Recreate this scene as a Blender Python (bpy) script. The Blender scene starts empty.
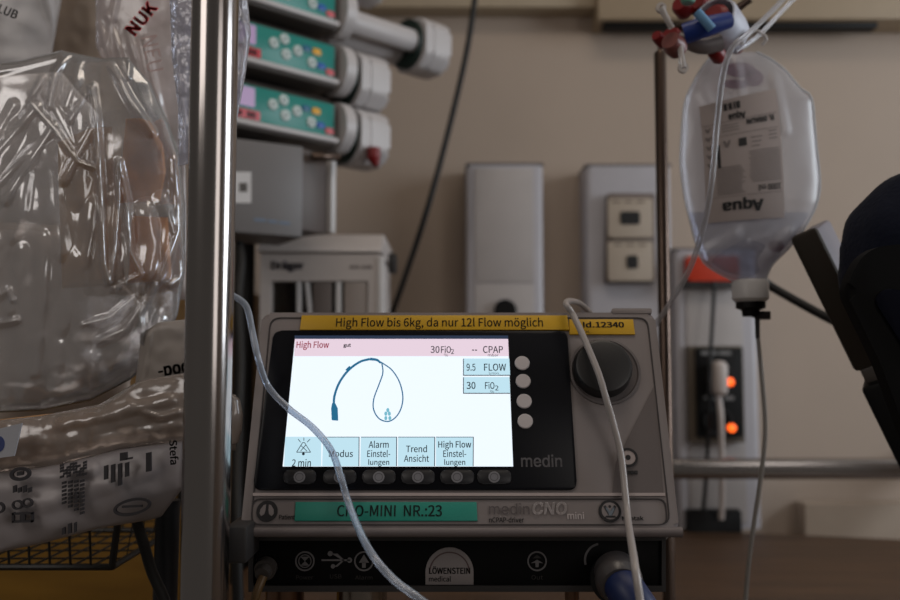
import bpy, bmesh, math, random
from mathutils import Vector, Matrix, noise
rnd = random.Random(7)
V = Vector
S = bpy.context.scene
C = S.collection
# ------------------------------------------------------------------ camera
EYE = V((0, 0, 1.15)); PITCH = math.radians(4.0); FPX = 900.0
FW = V((0, math.cos(PITCH), math.sin(PITCH))); UP = V((0, -math.sin(PITCH), math.cos(PITCH))); RT = V((1, 0, 0))
cd = bpy.data.cameras.new('camera'); cam = bpy.data.objects.new('camera', cd); C.objects.link(cam)
cam.location = EYE; cam.rotation_euler = (math.radians(90) + PITCH, 0, 0)
cd.sensor_width = 36; cd.lens = 36; cd.clip_start = .02
cd.dof.use_dof = True; cd.dof.focus_distance = .63; cd.dof.aperture_fstop = 5.0
S.camera = cam

def ray(px, py): return RT * ((px - 450) / FPX) + UP * ((300 - py) / FPX) + FW
def at(px, py, Y):
    d = ray(px, py); return EYE + d * (Y / d.y)
def dep(px, py, z): return EYE + ray(px, py) * z

# ------------------------------------------------------------------ materials
def lin(c):
    f = lambda v: v / 12.92 if v <= .04045 else ((v + .055) / 1.055) ** 2.4
    return tuple(f(x / 255) for x in c) + (1,)
MATS = {}
def mat(name, rgb, rough=.5, metal=0, spec=.5, var=.06, scale=30, bump=0, coat=0, trans=0, sheen=0):
    if name in MATS: return MATS[name]
    m = bpy.data.materials.new(name); m.use_nodes = True; nt = m.node_tree; b = nt.nodes['Principled BSDF']
    c = lin(rgb)
    tc = nt.nodes.new('ShaderNodeTexCoord'); nz = nt.nodes.new('ShaderNodeTexNoise'); nz.inputs['Scale'].default_value = scale; nz.inputs['Detail'].default_value = 4
    nt.links.new(tc.outputs['Object'], nz.inputs['Vector'])
    mx = nt.nodes.new('ShaderNodeMix'); mx.data_type = 'RGBA'
    mx.inputs[6].default_value = tuple(v * (1 - var) for v in c[:3]) + (1,); mx.inputs[7].default_value = tuple(min(1, v * (1 + var)) for v in c[:3]) + (1,)
    nt.links.new(nz.outputs['Fac'], mx.inputs[0]); nt.links.new(mx.outputs[2], b.inputs['Base Color'])
    b.inputs['Roughness'].default_value = rough; b.inputs['Metallic'].default_value = metal; b.inputs['Specular IOR Level'].default_value = spec
    b.inputs['Coat Weight'].default_value = coat; b.inputs['Sheen Weight'].default_value = sheen
    if bump:
        bp = nt.nodes.new('ShaderNodeBump'); bp.inputs['Strength'].default_value = bump; bp.inputs['Distance'].default_value = .002
        nt.links.new(nz.outputs['Fac'], bp.inputs['Height']); nt.links.new(bp.outputs['Normal'], b.inputs['Normal'])
    MATS[name] = m; return m
def glow(name, rgb, strength, base=(20, 20, 20)):
    if name in MATS: return MATS[name]
    m = mat(name, base, .35, var=0); b = m.node_tree.nodes['Principled BSDF']
    b.inputs['Emission Color'].default_value = lin(rgb); b.inputs['Emission Strength'].default_value = strength
    return m
def clear(name, rgb, opac=.25, rough=.12, body=(200, 200, 200), bump=.3, scale=60, edge=.5, ior=1.5):
    """clear film: transparent mixed with a glossy, slightly milky surface"""
    if name in MATS: return MATS[name]
    m = bpy.data.materials.new(name); m.use_nodes = True; nt = m.node_tree; b = nt.nodes['Principled BSDF']; out = nt.nodes['Material Output']
    b.inputs['Base Color'].default_value = lin(body); b.inputs['Roughness'].default_value = rough; b.inputs['Specular IOR Level'].default_value = .8
    t = nt.nodes.new('ShaderNodeBsdfTransparent'); t.inputs[0].default_value = lin(rgb)
    g = nt.nodes.new('ShaderNodeBsdfGlossy'); g.inputs['Roughness'].default_value = rough; g.inputs['Color'].default_value = (.95, .97, 1, 1)
    tc = nt.nodes.new('ShaderNodeTexCoord'); nz = nt.nodes.new('ShaderNodeTexNoise'); nz.inputs['Scale'].default_value = scale; nz.inputs['Detail'].default_value = 3
    nt.links.new(tc.outputs['Object'], nz.inputs['Vector'])
    bp = nt.nodes.new('ShaderNodeBump'); bp.inputs['Strength'].default_value = bump; bp.inputs['Distance'].default_value = .003
    nt.links.new(nz.outputs['Fac'], bp.inputs['Height'])
    nt.links.new(bp.outputs['Normal'], b.inputs['Normal']); nt.links.new(bp.outputs['Normal'], g.inputs['Normal'])
    fr = nt.nodes.new('ShaderNodeFresnel'); fr.inputs[0].default_value = ior; nt.links.new(bp.outputs['Normal'], fr.inputs['Normal'])
    m1 = nt.nodes.new('ShaderNodeMixShader'); m1.inputs[0].default_value = opac
    nt.links.new(t.outputs[0], m1.inputs[1]); nt.links.new(b.outputs[0], m1.inputs[2])
    mu = nt.nodes.new('ShaderNodeMath'); mu.operation = 'MULTIPLY_ADD'; mu.inputs[1].default_value = edge; mu.inputs[2].default_value = .02
    mu.use_clamp = True
    nt.links.new(fr.outputs[0], mu.inputs[0])
    m2 = nt.nodes.new('ShaderNodeMixShader'); nt.links.new(mu.outputs[0], m2.inputs[0])
    nt.links.new(m1.outputs[0], m2.inputs[1]); nt.links.new(g.outputs[0], m2.inputs[2])
    nt.links.new(m2.outputs[0], out.inputs['Surface'])
    MATS[name] = m; return m
def wood(name, c1, c2, rough=.5):
    m = bpy.data.materials.new(name); m.use_nodes = True; nt = m.node_tree; b = nt.nodes['Principled BSDF']
    tc = nt.nodes.new('ShaderNodeTexCoord'); mp = nt.nodes.new('ShaderNodeMapping'); mp.inputs['Scale'].default_value = (1.2, 14, 14)
    nz = nt.nodes.new('ShaderNodeTexNoise'); nz.inputs['Scale'].default_value = 5; nz.inputs['Detail'].default_value = 6; nz.inputs['Distortion'].default_value = .6
    cr = nt.nodes.new('ShaderNodeValToRGB'); cr.color_ramp.elements[0].color = lin(c1); cr.color_ramp.elements[1].color = lin(c2)
    cr.color_ramp.elements[0].position = .3; cr.color_ramp.elements[1].position = .7
    nt.links.new(tc.outputs['Object'], mp.inputs[0]); nt.links.new(mp.outputs[0], nz.inputs['Vector']); nt.links.new(nz.outputs['Fac'], cr.inputs[0]); nt.links.new(cr.outputs[0], b.inputs['Base Color'])
    b.inputs['Roughness'].default_value = rough
    return m

# ------------------------------------------------------------------ frames and mesh builder
class Frame:
    def __init__(s, o, ex, ey, ez): s.o, s.x, s.y, s.z = V(o), V(ex).normalized(), V(ey).normalized(), V(ez).normalized()
    def pt(s, a, b, c=0): return s.o + s.x * a + s.y * b + s.z * c
    def px(s, px, py, c=0):
        d = ray(px, py); o = s.o + s.z * c
        t = (o - EYE).dot(s.z) / d.dot(s.z); p = EYE + d * t - s.o
        return (p.dot(s.x), p.dot(s.y))
    def mtx(s):
        m = Matrix.Identity(4)
        for i, a in enumerate((s.x, s.y, s.z)):
            for k in range(3): m[k][i] = a[k]
        for k in range(3): m[k][3] = s.o[k]
        return m
    def turned(s, deg, a=0, b=0):
        r = math.radians(deg); return Frame(s.pt(a, b), s.x * math.cos(r) + s.y * math.sin(r), s.y * math.cos(r) - s.x * math.sin(r), s.z)
def wallF(Y): return Frame((0, Y, 0), (1, 0, 0), (0, 0, 1), (0, -1, 0))
def rrect(x0, y0, x1, y1, r, n=5):
    out = []
    for cx, cy, a0 in ((x1 - r, y0 + r, -90), (x1 - r, y1 - r, 0), (x0 + r, y1 - r, 90), (x0 + r, y0 + r, 180)):
        for i in range(n + 1):
            a = math.radians(a0 + 90 * i / n); out.append((cx + r * math.cos(a), cy + r * math.sin(a)))
    return out
def rpoly(pts, r, n=4):
    """polygon with rounded corners"""
    out = []; N = len(pts)
    for i in range(N):
        p, a, b = V(pts[i]), V(pts[i - 1]), V(pts[(i + 1) % N])
        u, w = (a - p), (b - p); rr = min(r, u.length * .45, w.length * .45)
        p0, p1 = p + u.normalized() * rr, p + w.normalized() * rr
        for k in range(n + 1):
            t = k / n; out.append(tuple(p0 * (1 - t) ** 2 + p * 2 * t * (1 - t) + p1 * t * t))
    return out
def circ(cx, cy, rx, ry=None, n=32):
    ry = rx if ry is None else ry
    return [(cx + rx * math.cos(2 * math.pi * i / n), cy + ry * math.sin(2 * math.pi * i / n)) for i in range(n)]
pxp = lambda F, L, z=0: [F.px(x, y, z) for x, y in L]
def smooth_path(pts, per=8):
    P = [V(p) for p in pts]
    if len(P) < 3: return P
    P = [P[0] * 2 - P[1]] + P + [P[-1] * 2 - P[-2]]; out = []
    for i in range(1, len(P) - 2):
        for k in range(per):
            t = k / per; a, b, c, d = P[i - 1:i + 3]
            out.append(.5 * ((2 * b) + (c - a) * t + (2 * a - 5 * b + 4 * c - d) * t * t + (3 * b - a - 3 * c + d) * t ** 3))
    return out + [P[-2]]
_tc = {}
try:                                                                # the sans face that ships with Blender itself
    SANS = bpy.data.fonts.load(bpy.utils.system_resource('DATAFILES') + '/fonts/Inter.woff2')
    SANS2 = bpy.data.fonts.load(bpy.utils.system_resource('DATAFILES') + '/fonts/Noto Sans CJK Regular.woff2')
except Exception:
    SANS = SANS2 = None
def text_mesh(s, bold=0, shear=0):
    k = (s, bold, shear)
    if k not in _tc:
        cu = bpy.data.curves.new('t', 'FONT'); cu.body = s
        if SANS: cu.font = SANS if s in ('medin', 'CNO', 'mini') else SANS2
        cu.shear = shear; cu.resolution_u = 3; cu.fill_mode = 'FRONT'
        cu.align_x = 'CENTER'; cu.space_line = .95
        o = bpy.data.objects.new('t', cu); C.objects.link(o); dg = bpy.context.evaluated_depsgraph_get(); dg.update()
        me = bpy.data.meshes.new_from_object(o.evaluated_get(dg))
        vs, fs = [v.co.copy() for v in me.vertices], [tuple(p.vertices) for p in me.polygons]; n0 = len(vs); hh = (max(v.y for v in vs) - min(v.y for v in vs)) / .73 if vs else 1; V0, F0 = list(vs), list(fs)
        for j, (dx, dy) in enumerate(((1, .6), (-1, -.6), (1, -.6), (-1, .6)) if bold > .004 else ()):
            V0 += [v + V((dx * bold * hh, dy * bold * hh, 0)) for v in vs]; F0 += [tuple(i + n0 * (j + 1) for i in f) for f in fs]
        _tc[k] = (V0, F0)
        bpy.data.objects.remove(o); bpy.data.curves.remove(cu); bpy.data.meshes.remove(me)
    return _tc[k]
class MB:
    def __init__(s): s.bm = bmesh.new(); s.mats = []
    def mi(s, m):
        if m not in s.mats: s.mats.append(m)
        return s.mats.index(m)
    def raw(s, vs, fs, m, flip=False):
        i = s.mi(m); b = [s.bm.verts.new(v) for v in vs]
        for f in fs:
            try: fc = s.bm.faces.new([b[k] for k in (reversed(f) if flip else f)]); fc.material_index = i
            except ValueError: pass
        return s
    def take(s, t, m, M=None):
        t.verts.index_update()
        vs = [(M @ v.co if M else v.co.copy()) for v in t.verts]; fs = [tuple(v.index for v in f.verts) for f in t.faces]; t.free()
        return s.raw(vs, fs, m)
    def box(s, c, size, m, bev=0, F=None, seg=2):
        t = bmesh.new(); bmesh.ops.create_cube(t, size=1); bmesh.ops.scale(t, vec=size, verts=t.verts)
        if bev: bmesh.ops.bevel(t, geom=t.edges[:], offset=bev, segments=seg, affect='EDGES', profile=.5)
        bmesh.ops.translate(t, vec=c, verts=t.verts)
        return s.take(t, m, F.mtx() if F else None)
    def prism(s, F, poly, z0, z1, m, bev=0, seg=2):
        a = sum(poly[i - 1][0] * poly[i][1] - poly[i][0] * poly[i - 1][1] for i in range(len(poly)))
        if a < 0: poly = poly[::-1]
        t = bmesh.new(); lo = [t.verts.new((x, y, z0)) for x, y in poly]; hi = [t.verts.new((x, y, z1)) for x, y in poly]; n = len(poly)
        t.faces.new(lo[::-1]); top = t.faces.new(hi)
        for i in range(n): t.faces.new((lo[i], lo[(i + 1) % n], hi[(i + 1) % n], hi[i]))
        if bev: bmesh.ops.bevel(t, geom=list(top.edges), offset=bev, segments=seg, affect='EDGES', profile=.5)
        return s.take(t, m, F.mtx())
    def ring(s, F, outer, inner, z0, z1, m):
        n = len(outer); vs = []
        for L, z in ((outer, z0), (outer, z1), (inner, z1), (inner, z0)): vs += [F.pt(x, y, z) for x, y in L]
        fs = []
        for k in range(4):
            for i in range(n):
                j = (i + 1) % n; a, b = k * n, ((k + 1) % 4) * n; fs.append((a + i, a + j, b + j, b + i))
        return s.raw(vs, fs, m)
    def tube(s, pts, r, m, seg=12, per=8, closed=False):
        P = smooth_path(pts, per); n = len(P); R = r if isinstance(r, (list, tuple)) else [r] * 2
        def rad(i):
            t = i / max(1, n - 1) * (len(R) - 1); k = min(int(t), len(R) - 2); return R[k] + (R[k + 1] - R[k]) * (t - k)
        T = [(P[min(i + 1, n - 1)] - P[max(i - 1, 0)]).normalized() for i in range(n)]
        N = T[0].orthogonal().normalized(); vs = []
        for i in range(n):
            N = (N - T[i] * N.dot(T[i])); N = N.normalized() if N.length > 1e-6 else T[i].orthogonal().normalized(); B = T[i].cross(N)
            for k in range(seg):
                a = 2 * math.pi * k / seg; vs.append(P[i] + (N * math.cos(a) + B * math.sin(a)) * rad(i))
        fs = [(i * seg + k, i * seg + (k + 1) % seg, (i + 1) * seg + (k + 1) % seg, (i + 1) * seg + k) for i in range(n - 1) for k in range(seg)]
        fs += [tuple(range(seg))[::-1], tuple((n - 1) * seg + k for k in range(seg))]
        return s.raw(vs, fs, m)
    def lathe(s, o, axis, prof, m, seg=32):
        """profile of (distance along the axis, radius)"""
        ax = V(axis).normalized(); N = ax.orthogonal().normalized(); B = ax.cross(N); vs = []; n = len(prof)
        for h, r in prof:
            for k in range(seg):
                a = 2 * math.pi * k / seg; vs.append(V(o) + ax * h + (N * math.cos(a) + B * math.sin(a)) * max(r, 1e-5))
        fs = [(i * seg + k, i * seg + (k + 1) % seg, (i + 1) * seg + (k + 1) % seg, (i + 1) * seg + k) for i in range(n - 1) for k in range(seg)]
        fs += [tuple(range(seg))[::-1], tuple((n - 1) * seg + k for k in range(seg))]
        return s.raw(vs, fs, m)
    def text(s, F, txt, x0, y0, x1, y1, z, m, bold=0, shear=0):
        vs, fs = text_mesh(txt, bold, shear)
        if not vs: return s
        ax, bx = min(v.x for v in vs), max(v.x for v in vs); ay, by = min(v.y for v in vs), max(v.y for v in vs)
        f = lambda v: F.pt(x0 + (v.x - ax) / (bx - ax) * (x1 - x0), y0 + (v.y - ay) / (by - ay) * (y1 - y0), z)
        return s.raw([f(v) for v in vs], fs, m)
    def textpx(s, F, txt, x0, y0, x1, y1, z, m, bold=0, shear=0):
        """fits the text to the box whose sides are x0..x1, y0 (top)..y1 (bottom) as seen in the photograph"""
        ym = (y0 + y1) / 2
        a, b = F.px(x0, ym, z)[0], F.px(x1, ym, z)[0]; t, u = F.px((x0 + x1) / 2, y0, z)[1], F.px((x0 + x1) / 2, y1, z)[1]
        return s.text(F, txt, a, u, b, t, z, m, bold, shear)
    def sphere(s, c, r, m, sc=(1, 1, 1), seg=24):
        t = bmesh.new(); bmesh.ops.create_uvsphere(t, u_segments=seg, v_segments=seg // 2, radius=r); bmesh.ops.scale(t, vec=sc, verts=t.verts); bmesh.ops.translate(t, vec=c, verts=t.verts)
        return s.take(t, m)
    def build(s, name, parent=None, angle=35, base=None):
        me = bpy.data.meshes.new(name); bmesh.ops.remove_doubles(s.bm, verts=s.bm.verts, dist=1e-7); bmesh.ops.recalc_face_normals(s.bm, faces=s.bm.faces)
        o = bpy.data.objects.new(name, me); C.objects.link(o)
        if parent is not None:
            r = parent
            while r.parent is not None: r = r.parent
            s.bm.transform(Matrix.Translation(-V(r.location))); o.parent = parent
        else:
            vs = [v.co for v in s.bm.verts]
            b = V(base) if base else V(((min(v.x for v in vs) + max(v.x for v in vs)) / 2, (min(v.y for v in vs) + max(v.y for v in vs)) / 2, min(v.z for v in vs)))
            s.bm.transform(Matrix.Translation(-b)); o.location = b
        s.bm.to_mesh(me); s.bm.free()
        for m in s.mats: me.materials.append(m)
        me.shade_smooth(); me.set_sharp_from_angle(angle=math.radians(angle))
        return o
def tag(o, label, cat, group=None):
    o['label'] = label; o['category'] = cat
    if group: o['group'] = group
    return o
def thing(name, loc, label, cat, group=None):
    o = bpy.data.objects.new(name, None); o.empty_display_size = .05; C.objects.link(o); o.location = loc
    return tag(o, label, cat, group)
def struct(o): o['kind'] = 'structure'; return o
def copy_tree(o, parent=None):
    c = o.copy(); C.objects.link(c); c.parent = parent
    for ch in list(o.children): copy_tree(ch, c)
    return c
def lab(o, t): o['label'] = t; return o

# ------------------------------------------------------------------ colours
wall_m = mat('wall_paint', (178, 162, 148), .85, var=.03, scale=9, bump=.05)
white_p = mat('white_plastic', (205, 203, 203), .4)
grey_p = mat('grey_plastic', (176, 170, 168), .45)
alu = mat('painted_aluminium', (178, 176, 182), .38)
beige_p = mat('beige_plastic', (176, 163, 148), .5)
black = mat('black_plastic', (10, 10, 11), .5, spec=.25)
black2 = mat('black_rubber', (11, 11, 12), .6)
steel = mat('brushed_steel', (165, 160, 158), .17, metal=1, var=.03, scale=60)
steel2 = mat('dull_steel', (92, 78, 70), .32, metal=1)
dark = mat('dark_grey_plastic', (46, 44, 44), .5)
ink = mat('black_ink', (10, 10, 12), .6, var=0)
WALL_Y = 1.75

# ------------------------------------------------------------------ room
b = MB(); b.box((.3, WALL_Y + .05, 1.35), (4.0, .1, 2.7), wall_m); struct(b.build('wall_back'))
floor_m = mat('floor_vinyl', (120, 105, 90), .5)
b = MB(); b.box((.3, .1, -.03), (4.0, 3.2, .06), floor_m); struct(b.build('floor'))
ceil_m = mat('ceiling_paint', (200, 195, 188), .9)
b = MB(); b.box((.3, .1, 2.73), (4.0, 3.2, .06), ceil_m); struct(b.build('ceiling'))
# right wall with the window opening the daylight comes through
WX = 2.25; wy0, wy1, wz0, wz1 = .2, 1.25, 1.2, 2.3
b = MB()
b.box((WX + .05, .1, wz0 / 2), (.1, 3.2, wz0), wall_m); b.box((WX + .05, .1, (wz1 + 2.7) / 2), (.1, 3.2, 2.7 - wz1), wall_m)
b.box((WX + .05, (-1.5 + wy0) / 2, (wz0 + wz1) / 2), (.1, wy0 + 1.5, wz1 - wz0), wall_m)
b.box((WX + .05, (1.7 + wy1) / 2, (wz0 + wz1) / 2), (.1, 1.7 - wy1, wz1 - wz0), wall_m)
struct(b.build('wall_right'))
b = MB(); wf = Frame((WX + .03, 0, 0), (0, -1, 0), (0, 0, 1), (-1, 0, 0))
b.ring(wf, [(-wy1, wz0), (-wy0, wz0), (-wy0, wz1), (-wy1, wz1)], [(-wy1 + .05, wz0 + .05), (-wy0 - .05, wz0 + .05), (-wy0 - .05, wz1 - .05), (-wy1 + .05, wz1 - .05)], 0, .05, white_p)
struct(b.build('window_1'))

F = wallF(1.70)
b = MB(); p = [F.px(*q) for q in ((300, 7), (606, 7), (606, -70), (300, -70))]
b.prism(F, p, -.0495, 0, mat('ledge_paint', (165, 150, 128), .6), bev=.003); struct(b.build('trim_1'))
lt = thing('overhead_light_housing', (.5, 1.7, 1.79), 'beige overhead light housing along the wall, above the fluid bag', 'lamp housing')
b = MB(); F = wallF(1.675); p = [F.px(*q) for q in ((598, 19), (1000, 19), (1000, -60), (598, -60))]
b.prism(F, p, -.0745, 0, mat('housing_paint', (160, 142, 118), .55), bev=.004); b.build('housing', lt)
F2 = wallF(1.69); b = MB(); p = [F2.px(*q) for q in ((604, 27), (878, 27), (878, 19), (604, 19))]; b.prism(F2, p, -.03, 0, black, bev=.002); lab(b.build('black_strip', lt), 'black strip under the housing')  # plain black strip along the lower edge of the housing

# ------------------------------------------------------------------ wall columns
def column(x0, x1, yt, Y, zb, label, seams=(), inner=None, name='wall_duct'):
    F = wallF(Y); a, c = F.px(x0, 300)[0], F.px(x1, 300)[0]; zt = F.px(x0, yt)[1]
    t = thing(name, ((a + c) / 2, WALL_Y, zb), label, 'wall duct')
    d = WALL_Y - Y - .001
    m = MB(); h = Frame((0, 0, zb), (1, 0, 0), (0, -1, 0), (0, 0, 1))
    m.prism(h, rpoly([(a, -WALL_Y + .001), (a, -Y), (c, -Y), (c, -WALL_Y + .001)], .012), 0, zt - zb, alu, bev=.002); m.build('body', t)
    if inner:
        u0, u1 = F.px(inner[0], 300)[0], F.px(inner[1], 300)[0]; zs = [F.px(x0, s)[1] for s in seams]
        ed = [zt - .006] + zs + [zb + .01]
        for i in range(len(ed) - 1):
            m = MB(); m.prism(F, [(u0, ed[i + 1] + .0008), (u1, ed[i + 1] + .0008), (u1, ed[i] - .0008), (u0, ed[i] - .0008)], -.003, .003, grey_p, bev=.0012); m.build('cover_panel', t)
    m = MB(); m.prism(h, [(a - .001, -WALL_Y + .001), (a - .001, -Y + .001), (c + .001, -Y + .001), (c + .001, -WALL_Y + .001)], zt - zb, zt - zb + .004, mat('cap_grey', (110, 104, 104), .5)); m.build('end_cap', t)
    return t, F, zt
t, F, _ = column(466, 544, 165, 1.66, .852, 'pale grey wall duct with plain cover, standing alone left of the socket column', seams=(283,), inner=(475, 534))
b = MB(); c = F.px(505, 311); b.lathe(F.pt(c[0], c[1], 0), F.z, [(0, .021), (.012, .021), (.015, .018), (.015, 0)], black); lab(b.build('port', t), 'black round port')
t, F, _ = column(587, 673, 166, 1.66, .852, 'pale grey wall duct carrying two beige sockets behind the thin pole', inner=None)
s = thing('beige_socket_plate', F.pt(*F.px(628, 284), 0), 'beige double wall socket plate with dark holes, left of the thin pole', 'wall socket')
b = MB(); p = [F.px(*q) for q in ((606, 195), (653, 195), (653, 283), (604, 283))]; b.prism(F, rpoly(p, .004), .0005, .018, mat('socket_back_brown', (110, 98, 92), .6), bev=.002); b.build('back_box', s)  # darker grey-brown box behind the beige sockets
for (y0, y1, hx, hy) in ((199, 238, 630, 218), (242, 281, 632, 262)):
    b = MB(); q0, q1 = F.px(608, y1, .02), F.px(652, y0, .02); b.prism(F, rrect(q0[0], q0[1], q1[0], q1[1], .004), .018, .026, beige_p, bev=.002); so = b.build('socket', s)
    h = F.px(hx, hy, .026)
    b = MB(); b.prism(F, rrect(h[0] - (.018 if hy < 230 else .01), h[1] - .012, h[0] + .018 * (1 if hy < 230 else .6), h[1] + .012, .005), .0262, .0275, ink); b.build('plug_hole', so)
    b = MB()
    for k in range(3): b.box((h[0] - .025 + k * .022, q1[1] - .006, .0265), (.014, .0025, .001), mat('print_brown', (90, 78, 70), .6), F=F)
    b.build('lettering', so)
t, F, zt = column(675, 757, 250, 1.645, .852, 'wide pale grey wall duct carrying the black socket block, below the fluid bag', inner=(686, 742))
s = thing('orange_wall_block', F.pt(*F.px(712, 282), 0), 'orange plastic wall block just under the left corner of the fluid bag', 'wall box')
b = MB(); q0, q1 = F.px(688, 281, .03), F.px(739, 256, .03); b.prism(F, rrect(q0[0], q0[1], q1[0], q1[1], .004), .0035, .03, mat('orange_plastic', (196, 50, 10), .45), bev=.003); b.build('cover', s)
b = MB(); q0, q1 = F.px(684, 287, .026), F.px(742, 281, .026); b.prism(F, rrect(q0[0], q0[1], q1[0], q1[1], .002), .0035, .026, dark, bev=.001); lab(b.build('lower_lip', s), 'dark grey lip')
# black double socket with plug and pilot lamps
s = thing('black_socket_block', F.pt(*F.px(716, 442), 0), 'black double power socket with two glowing orange pilot lights', 'power socket')
b = MB(); q0, q1 = F.px(688, 442, .012), F.px(741, 346, .012); b.prism(F, rrect(q0[0], q0[1], q1[0], q1[1], .003), .0035, .022, mat('socket_rim', (92, 82, 70), .5), bev=.002); b.build('back_box', s)
b = MB(); q0, q1 = F.px(697, 437, .026), F.px(741, 348, .026); b.prism(F, rrect(q0[0], q0[1], q1[0], q1[1], .003), .022, .03, black, bev=.002); fp = b.build('face_plate', s)
b = MB(); pgm = mat('print_grey', (120, 120, 120), .6)
for xa, xb, ya, yb in ((701, 709, 351, 355), (710.5, 717, 351, 355), (719, 731, 351, 355), (704, 707, 396, 399), (713, 722, 397, 400), (725, 734, 396, 400)): b.prism(F, pxp(F, ((xa, yb), (xb, yb), (xb, ya), (xa, ya)), .03), .0298, .0304, pgm)
b.build('lettering', fp)
for yy in (375, 421):
    h = F.px(718, yy, .03); b = MB(); b.ring(F, circ(*h, .026), circ(*h, .021), .03, .034, black2); b.build('socket_ring', s)
for lx, ly in ((730, 382), (732, 428)):
    h = F.px(lx, ly, .034); b = MB(); b.lathe(F.pt(h[0], h[1], .03), F.z, [(0, .0072), (.005, .0072), (.0075, .0045), (.0085, 0)], glow('pilot_orange', (255, 98, 28), 2.2)); lab(b.build('pilot_light', s), 'lit orange pilot light')
pl = thing('white_power_plug', F.pt(*F.px(719, 400), .036), 'white power plug in the upper black socket, its cord hanging down', 'plug')
b = MB(); h = F.px(718, 376, .05); b.box((h[0], h[1] - .004, .055), (.026, .062, .038), mat('plug_white', (190, 180, 175), .4), bev=.011, F=F, seg=4); b.build('plug_body', pl)
b = MB(); b.tube([F.pt(*F.px(719, 394, .055), .05), F.pt(*F.px(721, 420, .06), .06), F.pt(*F.px(722, 470, .05), .05), F.pt(*F.px(723, 500, .05), .045), F.pt(*F.px(723, 520, .05), .04)], .0052, mat('plug_white', (190, 180, 175), .4)); b.build('cord', pl)
s = thing('low_black_socket', F.pt(*F.px(712, 540), 0), 'low black socket block at the table edge, mostly hidden', 'power socket')
b = MB(); q0, q1 = F.px(688, 540, .02), F.px(741, 510, .02); b.prism(F, rrect(q0[0], q0[1], q1[0], q1[1], .003), .0035, .022, black, bev=.003); b.build('housing', s)
b = MB(); b.tube([F.pt(*F.px(715, 281, .038), .034), F.pt(*F.px(714, 300, .04), .038), F.pt(*F.px(712, 330, .045), .045), F.pt(*F.px(710, 380, .07), .066), F.pt(*F.px(709, 430, .05), .045), F.pt(*F.px(707, 480, .045), .038), F.pt(*F.px(704, 512, .04), .034)], .0036, black2)
tag(b.build('black_wall_cable'), 'thin black cable running from the orange block down past the black socket', 'cable')
# rail
rl = thing('equipment_rail', at(790, 480, 1.5), 'horizontal steel equipment rail across the lower right wall', 'rail')
F = wallF(1.5); b = MB(); q0, q1 = F.px(560, 480), F.px(1040, 459); b.prism(F, [(q0[0], q0[1]), (q1[0], q0[1]), (q1[0], q1[1]), (q0[0], q1[1])], -.012, 0, steel, bev=.010, seg=5); b.build('bar', rl)
for xx in (570, 1000):
    c = F.px(xx, 469); b = MB(); b.box((c[0], c[1], -.012 - (WALL_Y - 1.513) / 2), (.03, .03, WALL_Y - 1.513), dark, bev=.002, F=F); b.build('bracket', rl)
# low board by the wall
b = MB(); F = wallF(1.7); p = [F.px(*q) for q in ((805, 504), (1000, 503))]; p = [(p[0][0], 0)] + p + [(p[1][0], 0)]; b.prism(F, p, -.045, 0, mat('cream_board', (168, 152, 136), .6), bev=.002)
tag(b.build('low_wall_panel'), 'low cream panel against the wall under the steel rail', 'panel')

# ------------------------------------------------------------------ table and cabinet
wd = wood('table_wood', (62, 44, 28), (88, 62, 40)); TZ = .85
tb = thing('wooden_table', (.35, 1.3, 0), 'brown wooden table along the wall behind the screen device', 'table')
h = Frame((0, 0, 0), (1, 0, 0), (0, 1, 0), (0, 0, 1))
top = [(-.30, 1.0), (1.02, .98), (1.02, 1.51), (.78, 1.553), (.6, 1.6), (.42, 1.638), (.2, 1.655), (-.30, 1.66)]
b = MB(); b.prism(h, top, TZ - .035, TZ, wd, bev=.003); b.build('table_top', tb)
b = MB(); b.box((.36, 1.06, TZ - .085), (1.2, .02, .1), wd); b.box((.36, 1.46, TZ - .085), (1.2, .02, .1), wd); b.build('apron', tb)
for lx, ly in ((-.26, 1.05), (.98, 1.03), (-.26, 1.47), (.98, 1.47)):
    b = MB(); b.box((lx, ly, (TZ - .035) / 2), (.045, .045, TZ - .035), wd, bev=.004); b.build('leg', tb)
yw = wood('ochre_wood', (128, 92, 24), (150, 110, 34), .45)
cb = thing('ochre_cabinet', (-.85, 1.6, 0), 'ochre yellow wooden cabinet behind the wire basket', 'cabinet')
ct = at(200, 292, 1.5).z
b = MB(); b.box((-.865, 1.62, ct / 2), (1.07, .22, ct), yw, bev=.004); b.build('body', cb)
for k in range(2):
    b = MB(); b.box((-1.125 + k * .52, 1.505, ct / 2 + .03), (.5, .018, ct - .12), yw, bev=.003); d = b.build('door', cb)
    b = MB(); x = -1.125 + k * .52 + (.22 if k == 0 else -.22); b.tube([(x, 1.497, ct * .6), (x, 1.475, ct * .6 + .005), (x, 1.475, ct * .6 + .09), (x, 1.497, ct * .6 + .095)], .005, steel, per=3); b.build('handle', d)

# ------------------------------------------------------------------ white cabinet with maker's name (ventilation trolley)
Y = 1.34; F = wallF(Y); x0, x1 = F.px(260, 290)[0], F.px(379, 290)[0]; zt = F.px(300, 231)[1]
dv = thing('white_device_cabinet', ((x0 + x1) / 2, Y + .12, TZ), 'white device cabinet with dark glazed front and blue lettering behind the screen device', 'medical cabinet')
cab = mat('cabinet_white', (196, 188, 184), .42)
b = MB(); hh = Frame((0, 0, TZ + .001), (1, 0, 0), (0, -1, 0), (0, 0, 1))
zs = F.px(300, 254)[1]
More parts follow.
